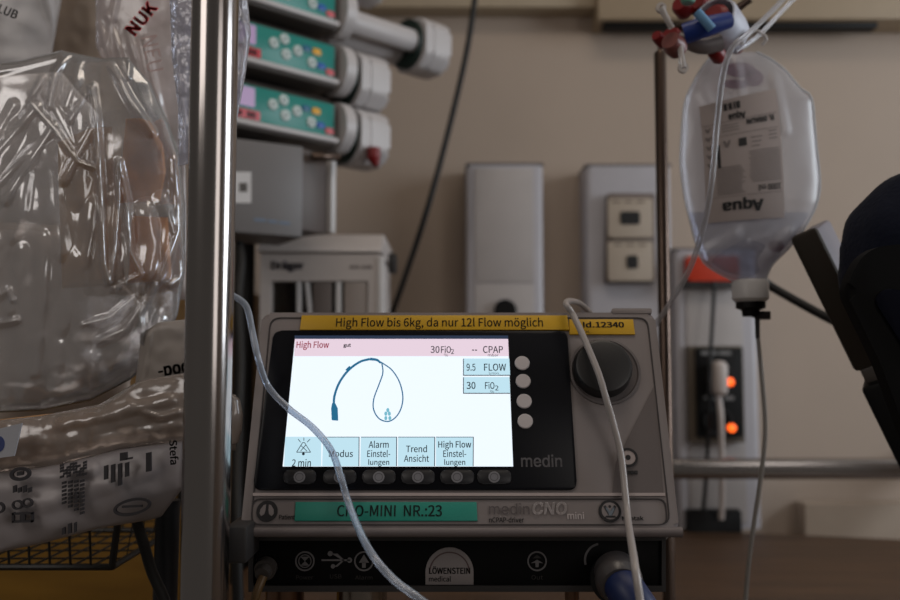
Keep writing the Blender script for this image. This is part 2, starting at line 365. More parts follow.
# hollow body: sides, back, top hood, front frame with opening
o0, o1 = F.px(271, 290)[0], F.px(368, 290)[0]; oz1 = F.px(300, 281)[1]; oz0 = TZ + .12
b.ring(F, [(x0, TZ + .001), (x1, TZ + .001), (x1, zs), (x0, zs)], [(o0, oz0), (o1, oz0), (o1, oz1), (o0, oz1)], -.02, 0, cab)
b.box(((x0 + x1) / 2, (TZ + zs) / 2, -.235), (x1 - x0, zs - TZ - .002, .01), cab, F=F)
for xx in (x0 + .006, x1 - .006): b.box((xx, (TZ + zs) / 2, -.125), (.012, zs - TZ - .002, .21), cab, F=F)
b.build('housing', dv)
sd = Frame((0, 0, 0), (0, 1, 0), (0, 0, 1), (1, 0, 0))
b = MB(); b.prism(sd, rpoly([(Y - .008, zs + .002), (Y + .24, zs + .002), (Y + .24, zt), (Y + .03, zt)], .012), x0 - .004, x1 + .004, cab, bev=.004); b.build('hood', dv)
b = MB(); c = F.px(386, 290)[0]; b.box((x1 + .002, (TZ + zs) / 2, -.004), (.012, zs - TZ - .004, .012), white_p, bev=.004, F=F); lab(b.build('corner_strip', dv), 'bright white corner strip')
b = MB(); b.textpx(F, 'Dräger', 271, 261, 304, 272, .0006, mat('navy_ink', (28, 38, 78), .5), bold=.035); 
for xa, xb in ((350, 354), (355, 359), (361.5, 365), (366, 372)): b.prism(F, pxp(F, ((xa, 268.5), (xb, 268.5), (xb, 265.5), (xa, 265.5))), -.001, .0006, mat('grey_ink', (120, 112, 110), .5))
b.build('lettering', dv)
b = MB(); b.box(((o0 + o1) / 2, (oz0 + oz1) / 2, -.023), (o1 - o0, oz1 - oz0, .003), clear('dark_glass', (215, 210, 206), .06, .1, (60, 58, 56), 0, edge=.3), F=F); b.build('glass_front', dv)
for xx, w_, m_, tl in ((301, 4, white_p, 0), (309, 4, white_p, 4), (340, 5, white_p, 0), (357, 22, mat('inner_panel', (150, 140, 134), .6), 0), (324, 18, mat('inner_grey', (105, 96, 92), .6), 0)):
    c0 = F.px(xx, 283, -.022)[0]; c1 = F.px(xx + tl, 312, -.022)[0]; w = w_ / 900 * 1.4
    b = MB(); b.prism(F, [(c0 - w / 2, oz1 - .001), (c0 + w / 2, oz1 - .001), (c1 + (c1 - c0) * 2 + w / 2, oz0 + .12), (c1 + (c1 - c0) * 2 - w / 2, oz0 + .12)], -.0205, -.001, m_, bev=.001); b.build('inner_divider', dv)
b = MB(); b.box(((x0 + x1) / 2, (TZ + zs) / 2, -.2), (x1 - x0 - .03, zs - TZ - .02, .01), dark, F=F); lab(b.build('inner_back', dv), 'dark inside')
b = MB(); c = F.px(391, 263, -.02); b.box((c[0] + .002, c[1], -.03), (.012, .03, .03), dark, bev=.003, F=F); lab(b.build('side_latch', dv), 'dark side latch')

# ------------------------------------------------------------------ steel pole with base
PX, PY, PR = -.1552, .58, .0152
sp = thing('steel_pole', (PX, PY, 0), 'thick polished steel pole left of the screen device', 'pole')
b = MB(); b.lathe((PX, PY, .04), (0, 0, 1), [(0, PR), (1.95, PR)], steel, 48); b.build('tube', sp, angle=60)
b = MB(); b.lathe((PX, PY, .0), (0, 0, 1), [(0, .05), (.06, .045), (.08, .02)], dark)
for k in range(5):
    a = k * math.tau / 5 + .3; b.tube([(PX, PY, .05), (PX + .27 * math.cos(a), PY + .27 * math.sin(a), .035)], .014, dark, per=2)
b.build('base', sp)

# ------------------------------------------------------------------ the screen device
P0 = dep(460, 532, .61); P1 = dep(458.5, 312, .683); wv = (P1 - P0); wv.x = 0
D = Frame(P0, (1, 0, 0), wv, V((1, 0, 0)).cross(wv))
HT = wv.length
case = mat('case_grey', (126, 118, 117), .5, var=.03); case2 = mat('case_edge_grey', (108, 100, 100), .5); line = mat('case_line', (52, 47, 48), .6)
dv = thing('breathing_support_device', (P0.x, P0.y + .05, P0.z - .05), 'grey breathing support device with bright lit screen, large in the middle', 'medical device')
# housing: front face polygon, rounded, extruded back
b = MB(); b.prism(D, rpoly(pxp(D, ((240, 531), (680, 531), (655, 312), (262, 312))), .006), -.085, -.001, case, bev=.004, seg=3); hs = b.build('housing', dv)
b = MB(); b.ring(D, rpoly(pxp(D, ((250, 525), (671, 525), (648, 317), (270, 317))), .008), rpoly(pxp(D, ((251, 524), (670, 524), (647, 318), (271, 318))), .0075), -.0015, -.0002, line); b.build('seam', hs)
b = MB(); b.tube([D.pt(*D.px(237, 531), -.003), D.pt(*D.px(683, 531), -.003)], .0035, case2, per=2); b.build('bottom_lip', hs)
b = MB(); b.prism(D, rpoly(pxp(D, ((612, 308), (652, 308), (652, 313), (612, 313))), .001), -.03, -.0005, case, bev=.0006); b.build('top_handle', hs)
# lighter diagonal face with darker wedge right of it
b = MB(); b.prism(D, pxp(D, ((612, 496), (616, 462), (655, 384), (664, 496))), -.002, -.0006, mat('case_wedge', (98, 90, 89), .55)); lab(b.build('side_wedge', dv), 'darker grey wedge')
# black bezel
b = MB(); b.prism(D, rpoly(pxp(D, ((253, 490), (577, 490), (567, 331), (274, 331))), .006), -.004, .0012, mat('bezel_black', (8, 9, 16), .3, spec=.2), bev=.0008); bz = b.build('bezel', dv)
b = MB(); b.prism(D, pxp(D, ((253, 496), (665, 496), (665, 493), (253, 493))), -.002, .0004, mat('case_light', (172, 160, 158), .45)); b.build('rim', bz)
# screen
LS = 1.0
sw = glow('screen_white', (236, 246, 255), 1.06); spk = glow('screen_pink', (238, 216, 230), .94); scy = glow('screen_cyan', (196, 232, 246), .95); sbl = glow('screen_topline', (62, 84, 120), .35)
sdk = mat('screen_ink', (30, 45, 70), .6, var=0); srd = glow('screen_red', (190, 60, 90), .55); stl = glow('screen_teal', (40, 130, 175), .62); stl2 = glow('screen_teal_pale', (130, 205, 225), .8)
b = MB(); b.prism(D, pxp(D, ((283, 467), (513, 467), (508, 342), (295, 342))), -.001, .0016, sw); sc = b.build('screen', dv)
Z = .0017
def scr(z=0): return Z + z
b = MB(); b.prism(D, pxp(D, ((294.5, 357), (508.7, 357), (508, 339.5), (295.2, 339.5))), .001, scr(), spk); b.prism(D, pxp(D, ((295, 339.8), (508, 339.8), (508, 336.5), (295, 336.5))), .001, scr(.0001), sbl)
b.textpx(D, 'High Flow', 296.5, 341, 329, 350, scr(.0003), srd, .012); b.textpx(D, 'gut', 343.5, 343.5, 351, 348, scr(.0003), sdk, .03)
b.textpx(D, '30', 430.5, 346, 439.5, 353, scr(.0003), sdk, .01); b.textpx(D, 'FiO', 441, 346, 451, 353, scr(.0003), sdk, .01); b.textpx(D, '2', 451, 349, 454, 354, scr(.0003), sdk, .01); b.textpx(D, '%', 444, 353.5, 448, 356.5, scr(.0003), sdk)
b.textpx(D, '--', 472, 349.6, 477, 350.6, scr(.0003), sdk, .01); b.textpx(D, 'CPAP', 483, 346, 503, 353, scr(.0003), sdk, .01); b.textpx(D, 'mbar', 488, 353.5, 498.5, 356.5, scr(.0003), sdk)
b.build('status_bar', sc)
for y0, y1, val, nm, un, x0_, x1_ in ((359.5, 376.5, '9.5', 'FLOW', 'l/min', 484, 506), (378, 394.5, '30', 'FiO', '%', 485, 494.5)):
    b = MB(); b.prism(D, pxp(D, ((463, y1), (510, y1), (509.2, y0), (463, y0))), .001, scr(), sdk); b.prism(D, pxp(D, ((463.8, y1 - .8), (510, y1 - .8), (509.2, y0), (463.8, y0))), .001, scr(.00015), scy)
    ym = (y0 + y1) / 2 - .8; b.textpx(D, val, 466.5, ym - 3.6, 475.5, ym + 3.6, scr(.0004), sdk, .012); b.textpx(D, nm, x0_, ym - 3.6, x1_, ym + 3.6, scr(.0004), sdk, .01)
    if nm == 'FiO': b.textpx(D, '2', 495, ym, 498.5, ym + 5, scr(.0004), sdk, .01)
    b.textpx(D, un, 489 if nm == 'FLOW' else 490, ym + 4.6, 498.5 if nm == 'FLOW' else 494, ym + 7.6, scr(.0004), sdk); b.build('value_box', sc)
tiles = [(284.5, 321.5, None), (322.5, 359.5, ('Modus',)), (360.5, 397, ('Alarm', 'Einstel-', 'lungen')), (398, 435, ('Trend', 'Ansicht')), (436, 473.5, ('High Flow', 'Einstel-', 'lungen'))]
for i, (a, c, tx) in enumerate(tiles):
    b = MB(); b.prism(D, pxp(D, ((a, 466.8), (c, 466.8), (c + .2, 437.5), (a + 1.2 - i * .3, 437.5))), .001, scr(), sdk if i else scy)
    b.prism(D, pxp(D, ((a, 466.8), (c - .8, 466.8), (c - .6, 438.2), (a + 1.2 - i * .3, 438.2))), .001, scr(.00015), scy)
    if tx is None:
        b.textpx(D, '2 min', 292, 459, 311, 466.5, scr(.0004), sdk, .01)
        for L in (((297, 453), (303, 443.5)), ((303, 443.5), (305, 443.5)), ((305, 443.5), (311, 453)), ((297, 453), (311, 453)), ((298.5, 440), (301, 443)), ((304.3, 438.5), (304.3, 441.5)), ((310.5, 440), (307.5, 443)), ((301, 446), (307.5, 452)), ((306, 446), (301, 452))):
            p, q = (V(D.px(*e)) for e in L); n = V((-(q - p).y, (q - p).x)).normalized() * .00022; b.prism(D, [tuple(p + n), tuple(q + n), tuple(q - n), tuple(p - n)], .0012, scr(.0004), sdk)
        b.prism(D, circ(*D.px(303.8, 454.7), .001, n=12), .0012, scr(.0004), sdk)
    else:
        n = len(tx); wd_ = {'Modus': 24, 'Alarm': 20, 'Einstel-': 23, 'lungen': 21, 'Trend': 21, 'Ansicht': 25, 'High Flow': 33}
        for k, s_ in enumerate(tx):
            yc = 453.5 + (k - (n - 1) / 2) * (9.2 if n == 3 else 9.6); xm = (a + c) / 2; w = wd_[s_] / 2
            lo = yc + (5.4 if s_ in ('lungen', 'High Flow') else 3.6); b.textpx(D, s_, xm - w, yc - 3.6, xm + w, min(lo, 466.6), scr(.0004), sdk, .01)
    b.build('menu_tile', sc)
# tube drawing on the screen
b = MB()
def stroke(L, w0, w1, m):
    P = smooth_path([V((*D.px(x, y), 0)) for x, y in L], 8); n = len(P); lo, hi = [], []
    for i in range(n):
        d = (P[min(i + 1, n - 1)] - P[max(i - 1, 0)]).normalized(); w = (w0 + (w1 - w0) * i / n) / 2 * .00070; k = V((-d.y, d.x, 0)) * w; lo.append(P[i] + k); hi.append(P[i] - k)
    vs = [D.pt(v.x, v.y, scr(.0003)) for v in lo + hi]; b.raw(vs, [(i, i + 1, n + i + 1, n + i) for i in range(n - 1)], m)
stroke([(334, 406), (335, 396), (340, 383), (349, 371), (360, 363), (370, 360)], 2.4, 2.6, stl); stroke([(370, 360), (377, 361), (381, 364)], 3.2, 2.0, stl)
stroke([(381, 363), (392, 371), (400, 384), (403, 400), (399, 414), (390, 422), (380, 420), (374, 411), (374, 400), (379, 386), (383, 374), (382, 364)], 1.3, 1.3, stl)
stroke([(347, 372), (351, 368)], 4, 4, stl)
b.prism(D, rpoly(pxp(D, ((332, 421), (338.5, 421.5), (338, 409), (335.5, 404), (332.5, 404), (331.5, 409))), .0006), .0012, scr(.0004), stl)
for x, y in ((388, 411), (386, 414.5), (389.5, 414.5), (386, 419), (390, 419)): b.prism(D, circ(*D.px(x, y), .0011, .0016, 10), .0012, scr(.00035), stl2)
b.build('tube_drawing', sc)
# soft keys
kw = mat('key_grey', (196, 190, 192), .5)
for kx, ky in ((522, 364), (523, 382), (524, 402), (525, 422)):
    c = D.px(kx, ky); b = MB(); b.lathe(D.pt(c[0], c[1], .001), D.z, [(0, .0055), (.0010, .0055), (.0015, .005), (.0016, 0)], kw, 28); b.build('soft_key', dv)
for kx in (300, 340, 379, 418, 457, 494):
    q0, q1 = D.px(kx - 17, 485), D.px(kx + 17, 470.5); b = MB(); b.prism(D, rrect(q0[0], q0[1], q1[0], q1[1], .004), .001, .0024, mat('key_dark', (22, 22, 27), .4), bev=.0008); k_ = b.build('menu_key', dv)
    c = D.px(kx, 478); b = MB(); b.prism(D, circ(*c, .0040), .002, .0028, mat('key_dot', (116, 116, 122), .5)); b.ring(D, circ(*c, .0028), circ(*c, .0024), .0026, .0029, mat('key_dot_line', (70, 70, 74), .5)); b.build('key_symbol', k_)
b = MB(); b.textpx(D, 'medin', 521, 454.5, 562, 467, .0014, mat('logo_grey', (128, 126, 130), .5), .015); b.build('lettering', bz)
# stickers
yel = mat('yellow_label', (205, 160, 16), .5, var=.04)
b = MB(); b.prism(D, pxp(D, ((300, 330.5), (569, 330.5), (567, 316), (302, 316))), -.0012, .0014, yel, bev=.0002); st = b.build('warning_sticker', dv)
b = MB(); b.textpx(D, 'High Flow bis 6kg, da nur 12l Flow möglich', 336, 317.5, 543, 329.2, .0016, ink, .006); b.build('lettering', st)
b = MB(); b.prism(D, pxp(D, ((569.5, 334.5), (635, 334.5), (633, 319.5), (569, 319.5))), -.0012, .0006, yel, bev=.0002); st = b.build('number_sticker', dv)
b = MB(); b.textpx(D, 'Id.12340', 583, 321.5, 624, 327.5, .0008, ink, .03); b.textpx(D, 'Tel.', 583, 330, 590, 333, .0008, ink); b.build('lettering', st)
b = MB(); b.prism(D, pxp(D, ((294.5, 521), (477.5, 521), (476.5, 502), (295.5, 502))), -.0012, .0004, mat('teal_label', (22, 132, 116), .5), bev=.0002); st = b.build('inventory_sticker', dv)
b = MB(); b.textpx(D, 'CNO-MINI  NR.:23', 337, 505, 442, 516.5, .0006, mat('label_ink', (16, 42, 40), .6), .014); b.build('lettering', st)
# control strip
b = MB(); b.ring(D, rpoly(pxp(D, ((251, 525), (668, 525), (666, 498.2), (252, 498.2))), .006), rpoly(pxp(D, ((252, 524), (667, 524), (665, 499.4), (253, 499.4))), .0056), -.0015, -.0001, line); cs = b.build('control_strip', dv)
li = mat('symbol_ink', (26, 24, 27), .5); lg = mat('symbol_grey', (128, 120, 120), .5)
b = MB(); c = D.px(267, 511); r = .0072
b.prism(D, circ(*c, r), -.0012, .0003, li)
for sx in (-1, 1): b.prism(D, [(c[0] + sx * x * r, c[1] + y * r) for x, y in ((.13, .62), (.35, .55), (.62, .15), (.68, -.25), (.5, -.5), (.22, -.3), (.14, .1))], -.0012, .0005, lg)
b.build('lung_symbol', cs)
b = MB(); c = D.px(610, 511); b.prism(D, circ(*c, .0076), -.0012, .0003, li); b.prism(D, circ(*c, .0058), -.0012, .0004, lg)
for sx in (-1, 1): b.prism(D, [(c[0] + sx * x * r, c[1] + y * r) for x, y in ((0, -.45), (.0, -.05), (.42, .55), (.62, .4), (.2, -.4))], -.0012, .0005, li)
b.prism(D, circ(c[0], c[1] + .003, .001, n=10), -.0012, .0005, li); b.prism(D, [(c[0] - .004, c[1] - .0046), (c[0] + .004, c[1] - .0046), (c[0] + .003, c[1] - .0033), (c[0] - .003, c[1] - .0033)], -.0012, .0005, li); b.build('flow_symbol', cs)
b = MB(); b.textpx(D, 'Patient', 279, 514.5, 295, 519.5, .0003, ink, .03); b.textpx(D, 'medin', 489, 503, 529.5, 514.5, .0003, mat('logo_dark', (82, 75, 76), .5)); b.textpx(D, 'CNO', 532.5, 502, 567, 514.5, .0003, mat('logo_light', (190, 182, 182), .5), .025, .15); b.textpx(D, 'mini', 567.5, 512, 584, 519, .0003, mat('logo_light', (190, 182, 182), .5))
b.textpx(D, 'nCPAP-driver', 489, 517, 524, 522.5, .0003, ink, .02); b.textpx(D, 'Neotak', 622, 516, 643.5, 520.5, .0003, ink, .03); b.build('lettering', cs)
b = MB(); c = D.px(628, 457.5); b.ring(D, circ(*c, .0068), circ(*c, .0052), -.0006, .0006, li); b.prism(D, circ(*c, .0052), -.001, .0002, mat('case_light', (172, 160, 158), .45)); b.prism(D, circ(*c, .0018, n=16), -.001, .0005, li); 
for xa, xb in ((624, 627.5), (628, 630), (630.6, 633.6), (634.2, 637.5)): b.prism(D, pxp(D, ((xa, 474), (xb, 474), (xb, 470.7), (xa, 470.7))), -.0012, .0003, li)
b.build('alarm_symbol', dv)
# rotary knob with recess
b = MB(); c = D.px(605, 371); b.lathe(D.pt(c[0], c[1], -.003), D.z, [(0, .0262), (.0032, .0262), (.0036, .0245), (.0028, .0235), (.0028, 0)], mat('recess_grey', (96, 89, 89), .5), 48); kn = b.build('rotary_knob', dv)
b = MB(); c = D.px(604, 365, .011); b.lathe(D.pt(c[0], c[1], -.001), D.z, [(0, .0215), (.009, .0212), (.0112, .0200), (.012, .0180), (.0112, 0)], mat('knob_black', (30, 29, 30), .42), 48); b.build('knob_cap', kn)
# lower connector panel (vertical, set back)
LY = P0.y + .018; L = wallF(LY)
b = MB(); q0, q1 = L.px(250, 590), L.px(664, 534); b.box(((q0[0] + q1[0]) / 2, (q0[1] + q1[1]) / 2, -.06), (q1[0] - q0[0], q1[1] - q0[1], .12), mat('panel_black', (6, 6, 7), .6, spec=.15), bev=.002, F=L); lp = b.build('connector_panel', dv)
b = MB(); fo = [L.px(*q) for q in ((249, 591), (665, 591), (665, 536), (249, 536))]; fi = [L.px(*q) for q in ((254, 585), (661, 585), (661, 540), (254, 540))]; b.ring(L, fo, fi, -.004, .0025, dark); b.build('panel_frame', lp)
pg = mat('panel_print', (104, 102, 104), .6)
def badge(name, cx, cy, fn):
    bb = MB(); fn(bb, *L.px(cx, cy)); return bb.build(name, lp)
def sym_o2(bb, x, y):
    bb.ring(L, circ(x, y, .0068), circ(x, y, .0058), -.001, .0008, pg); bb.ring(L, circ(x, y, .0046), circ(x, y, .004), -.001, .0008, pg)
    bb.prism(L, [(x - .003, y + .003), (x + .003, y + .003), (x, y)], -.001, .0008, pg); bb.prism(L, [(x - .003, y - .003), (x + .003, y - .003), (x, y)], -.001, .0008, pg); bb.text(L, 'Power', x - .006, y - .0125, x + .006, y - .0095, .0008, dark)
badge('power_symbol', 305, 561, sym_o2)
def sym_usb(bb, x, y):
    bb.box((x, y, 0), (.020, .0011, .0016), pg, F=L); bb.prism(L, circ(x + .0095, y, .0018, n=12), -.001, .0008, pg); bb.prism(L, circ(x - .004, y + .0045, .0018, n=12), -.001, .0008, pg); bb.prism(L, circ(x - .002, y - .0042, .0015, n=12), -.001, .0008, pg)
    for s_ in (1, -1): bb.prism(L, [(x - .003 if s_ > 0 else x - .001, y + s_ * .0045), (x + .001, y + s_ * .0045), (x + .006, y), (x + .0045, y)], -.001, .0008, pg)
    bb.text(L, 'USB', x - .004, y - .0125, x + .004, y - .0095, .0008, dark)
badge('usb_symbol', 336, 560, sym_usb)
def sym_gas(bb, x, y):
    bb.ring(L, circ(x, y, .0068), circ(x, y, .0058), -.001, .0008, pg); bb.prism(L, [(x - .0035, y - .001), (x + .0035, y - .001), (x, y + .0045)], -.001, .0008, pg); bb.box((x, y - .0025, 0), (.0025, .004, .0016), pg, F=L); bb.text(L, 'Alarm', x - .006, y - .0125, x + .006, y - .0095, .0008, dark)
badge('alarm_output_symbol', 364, 561, sym_gas)
def sym_plane(bb, x, y):
    bb.ring(L, circ(x, y, .0068), circ(x, y, .0058), -.001, .0008, pg); bb.prism(L, [(x - .0042, y - .0014), (x, y + .001), (x + .0042, y - .0014), (x + .0012, y - .001), (x + .001, y - .004), (x - .001, y - .004), (x - .0012, y - .001)], -.001, .0008, pg); bb.prism(L, [(x - .003, y + .002), (x + .003, y + .002), (x, y + .0042)], -.001, .0008, dark); bb.text(L, 'Out', x - .004, y - .0125, x + .004, y - .0095, .0008, dark)
badge('gas_outlet_symbol', 537, 561, sym_plane)
def maker(bb, x, y):
    R = .0167; arc = [(x + R * math.cos(math.pi * i / 24), y + R * math.sin(math.pi * i / 24) * 1.02) for i in range(25)]
    bb.prism(L, [(x - R, y - .0085)] + arc[::-1] + [(x + R, y - .0085)], -.001, .0012, mat('badge_grey', (134, 128, 128), .5), bev=.0002)
    a2 = [(x + .0142 * math.cos(math.pi * i / 24), y + .0142 * math.sin(math.pi * i / 24)) for i in range(25)]; a3 = [(x + .0133 * math.cos(math.pi * i / 24), y + .0133 * math.sin(math.pi * i / 24)) for i in range(25)]
    bb.raw([L.pt(p[0], p[1], .0014) for p in a2 + a3], [(i, i + 1, 25 + i + 1, 25 + i) for i in range(24)], mat('badge_arc', (84, 66, 66), .5))
    bb.text(L, 'LÖWENSTEIN', x - .0143, y - .001, x + .0143, y + .0042, .0014, ink, .02); bb.text(L, 'medical', x - .0143, y - .0062, x + .001, y - .0025, .0014, ink, .01)
lab(badge('maker_badge', 449.5, 572, maker), 'grey half-round maker badge')
def arc_(bb, x, y):
    a = [(x + .012 * math.cos(math.radians(i)), y + .012 * math.sin(math.radians(i))) for i in range(100, 200, 8)]; c_ = [(x + .0105 * math.cos(math.radians(i)), y + .0105 * math.sin(math.radians(i))) for i in range(100, 200, 8)]
    bb.raw([L.pt(p[0], p[1], .0008) for p in a + c_], [(i, i + 1, len(a) + i + 1, len(a) + i) for i in range(len(a) - 1)], pg); bb.ring(L, circ(x + .01, y - .012, .018), circ(x + .01, y - .012, .014), -.001, .004, black2)
badge('hose_socket', 601, 560, arc_)
b = MB(); c = L.px(267, 572); b.lathe(L.pt(c[0], c[1] + .004, .0), V((-.1, -1, -.3)), [(0, .0075), (.006, .0075), (.006, .0055), (.012, .005), (.012, 0)], mat('clear_knob', (74, 70, 68), .35)); b.tube([L.pt(c[0], c[1], .012), L.pt(c[0] - .004, c[1] - .012, .016), L.pt(c[0] - .009, c[1] - .035, .014)], .003, mat('amber_tube', (84, 62, 32), .4)); lab(b.build('sampling_port', dv), 'small port with amber tube')
for x0_, w_, m_ in ((285, 38, mat('fitting_bronze', (120, 92, 74), .3, metal=1)), (362, 50, mat('fitting_steel', (150, 140, 130), .25, metal=1)), (572, 14, mat('fitting_bronze', (120, 92, 74), .3, metal=1))):
    c = L.px(x0_, 592, -.03); b = MB(); b.lathe(L.pt(c[0], c[1] + .006, -.03), (0, 0, -1), [(0, w_ / 2 / 900 * .66), (.05, w_ / 2 / 900 * .66), (.055, w_ / 2 / 900 * .5)], m_); b.build('underside_fitting', dv)
# clamp to the steel pole
b = MB(); zc = at(240, 545, .6).z
b.box((-.1405, .631, zc), (.015, .064, .024), dark, bev=.002); lab(b.build('pole_clamp', dv), 'dark clamp to the steel pole')

# ------------------------------------------------------------------ tubes in front
tube_m = clear('tube_clear', (220, 228, 240), .3, .18, (206, 214, 226), .05, edge=.7)
tube_w = mat('tube_white', (162, 155, 152), .3)
def dz(px, py, off):
    """a point in front of the device face by off metres"""
    return D.pt(*D.px(px, py, off), off)
b = MB(); b.tube([at(216, 286, .645), at(232, 295, .648), at(246, 306, .650), at(252, 330, .648), at(258, 358, .642), dz(268, 386, .010), dz(288, 408, .009), dz(312, 427, .009), dz(331, 450, .011), dz(341, 478, .013), dz(350, 507, .016), at(368, 548, .560), at(392, 578, .545), at(418, 598, .535), at(450, 622, .53)], .0025, tube_m, per=8)
tag(b.build('front_tube'), 'pale clear tube crossing the lit screen from the steel pole to the lower middle', 'tube')
b = MB(); b.tube([at(598, 420, .775), at(602, 370, .785), at(597, 326, .78), at(583, 306, .75), at(571, 301, .715), at(566, 304, .672), dz(573, 315, .011), dz(583, 336, .015), dz(598, 372, .0185), dz(606, 398, .017), dz(613, 422, .012), dz(621, 455, .007), dz(625, 490, .006), dz(628, 520, .014), at(634, 560, .545), at(640, 600, .53), at(644, 630, .53)], .0024, tube_w, per=8)
tag(b.build('knob_side_tube'), 'thin off-white tube hanging over the device top and across the black knob', 'tube')
# blue hose
bh = thing('blue_hose', L.pt(*L.px(620, 600), .03), 'dark blue breathing hose plugged in under the knob at the bottom edge', 'hose')
b = MB(); P = [L.pt(*L.px(615, 570, .008), .008), L.pt(*L.px(618, 578, .018), .018), L.pt(*L.px(627, 592, .03), .032), L.pt(*L.px(645, 620, .04), .04), L.pt(*L.px(660, 655, .04), .04)]
b.tube(P[1:], .0130, mat('hose_blue', (16, 34, 80), .45), per=10, seg=24); b.build('hose', bh)
b = MB(); d = (P[1] - P[0]); b.lathe(P[0], d, [(0, .0145), (.008, .0145), (.010, .0158), (.016, .0158), (.018, .0145), (.022, .0135)], mat('cuff_clear', (70, 67, 68), .3)); lab(b.build('cuff', bh), 'grey translucent cuff')

# ------------------------------------------------------------------ thin pole, fluid bag, manifold
ix = at(664, 300, .95).x
ip = thing('thin_drip_pole', (ix, .95, 0), 'thin brownish metal drip pole right of the device, in front of the wall ducts', 'pole')
zt = at(660, 52, .95).z
b = MB(); b.lathe((ix, .95, .05), (0, 0, 1), [(0, .0064), (zt - .052, .0064), (zt - .05, .0055)], steel2, 24); b.build('tube', ip, angle=60)
b = MB(); b.tube([(ix, .95, zt - .006), (ix + .004, .945, zt + .012), (ix + .02, .925, zt + .02), (ix + .05, .9, zt + .016), (ix + .075, .88, zt + .03)], .004, steel2, per=5); b.build('hook', ip)
b = MB(); b.lathe((ix, .95, 0), (0, 0, 1), [(0, .1), (.02, .1), (.05, .02), (.07, .012)], dark); b.build('base', ip)

def lerp_poly(L, t):
    """x of a polyline [(y, x)...] at y=t"""
    for (a, u), (c, w) in zip(L, L[1:]):
        if a <= t <= c: return u + (w - u) * (t - a) / (c - a)
    return L[0][1] if t < L[0][0] else L[-1][1]
def seg_dist(px, py, pl):
    best = 1e9
    for (ax, ay), (bx, by) in zip(pl, pl[1:]):
        dx, dy = bx - ax, by - ay; l2 = dx * dx + dy * dy or 1e-9; t = max(0, min(1, ((px - ax) * dx + (py - ay) * dy) / l2))
        e = math.hypot(px - ax - t * dx, py - ay - t * dy)
        if e < best: best = e
    return best
def pouch(L, R, T, B, Y, thick, ridges=(), noise_amp=.002, nscale=.02, seed=0, nu=90, nv=110, front_only=None, power=.5, sharp=1.0, lean=0):
    """closed pouch: front sheet, back sheet, welded edge. L,R: [(y,x)]; T,B: [(x,y)]"""
    y0 = min(p[1] for p in T); y1 = max(p[1] for p in B); fr, bk = [], []
    for j in range(nv + 1):
        for i in range(nu + 1):
            u, v = i / nu, j / nv; yy = y0 + (y1 - y0) * v; xl, xr = lerp_poly(L, yy), lerp_poly(R, yy); x = xl + (xr - xl) * u
            yt, yb = lerp_poly(T, x), lerp_poly(B, x); y = yt + (yb - yt) * v
            pil = (max(0, math.sin(math.pi * u)) ** power) * (max(0, math.sin(math.pi * v)) ** power)
            nz = noise.noise(V((x * nscale, y * nscale, seed))) * noise_amp + noise.noise(V((x * nscale * 2.7, y * nscale * 2.7, seed + 9))) * noise_amp * .5
            h = 0; edge = min(1, min(u, 1 - u, v, 1 - v) * 14)
            for pl, w, a in ridges:
                dd = seg_dist(x, y, pl)
                if dd < w * 1.8: h = max(h, a * (1 - (dd / (w * 1.8)) ** 2) ** 2)
            yy3 = Y + lean * v
            fr.append(at(x, y, yy3 - thick / 2 * pil - (nz + h) * edge)); bk.append(at(x, y, yy3 + thick / 2 * pil + .0004 + (nz * .6) * edge))
    W = nu + 1; N = len(fr); fs = []
    for j in range(nv):
        for i in range(nu):
            a = j * W + i; q = (a, a + 1, a + W + 1, a + W); fs.append(q[::-1]); fs.append(tuple(N + k for k in q))
    rim = [i for i in range(W)] + [j * W + nu for j in range(1, nv + 1)] + [nv * W + i for i in range(nu - 1, -1, -1)] + [j * W for j in range(nv - 1, 0, -1)]
    for k in range(len(rim)): a, c = rim[k], rim[(k + 1) % len(rim)]; fs.append((a, c, N + c, N + a))
    return fr + bk, fs, (lambda u, v: fr[round(v * nv) * W + round(u * nu)])
BY = .86
fb = thing('fluid_bag', at(750, 285, BY), 'clear bag of fluid with an upside-down printed label, hanging by the thin pole', 'infusion bag')
Lp = [(52, 716), (62, 706), (75, 697), (95, 687), (112, 683), (160, 680), (195, 684), (222, 690), (245, 696), (262, 703), (272, 716), (281, 733)]
Rp = [(52, 757), (60, 772), (72, 787), (88, 800), (99, 812), (140, 816), (180, 820), (200, 818), (215, 812), (235, 800), (252, 785), (265, 772), (281, 765)]
Tp = [(600, 52), (900, 52)]; Bp = [(600, 281), (900, 281)]
bagm = clear('bag_film', (240, 240, 244), .38, .32, (214, 214, 220), .06, 18, edge=.12)
vs, fs, bagpt = pouch(Lp, Rp, Tp, Bp, BY, .036, noise_amp=.0010, seed=3, nu=60, nv=80, ridges=[([(735, 60), (740, 95)], 5, .003), ([(700, 85), (725, 130)], 6, .002), ([(775, 80), (785, 130)], 5, .002), ([(705, 255), (735, 235)], 6, .003), ([(790, 235), (765, 260)], 6, .003)])
b = MB(); b.raw(vs, fs, bagm); b.build('film', fb, angle=80)
b = MB(); rim = clear('bag_weld', (235, 238, 242), .7, .2, (236, 240, 246), 0, edge=.9)
b.tube([at(x, y, BY) for y, x in Rp], .0010, rim, per=3, seg=10); b.tube([at(x, y, BY) for y, x in Lp], .0007, rim, per=3, seg=10); b.build('welded_edge', fb)
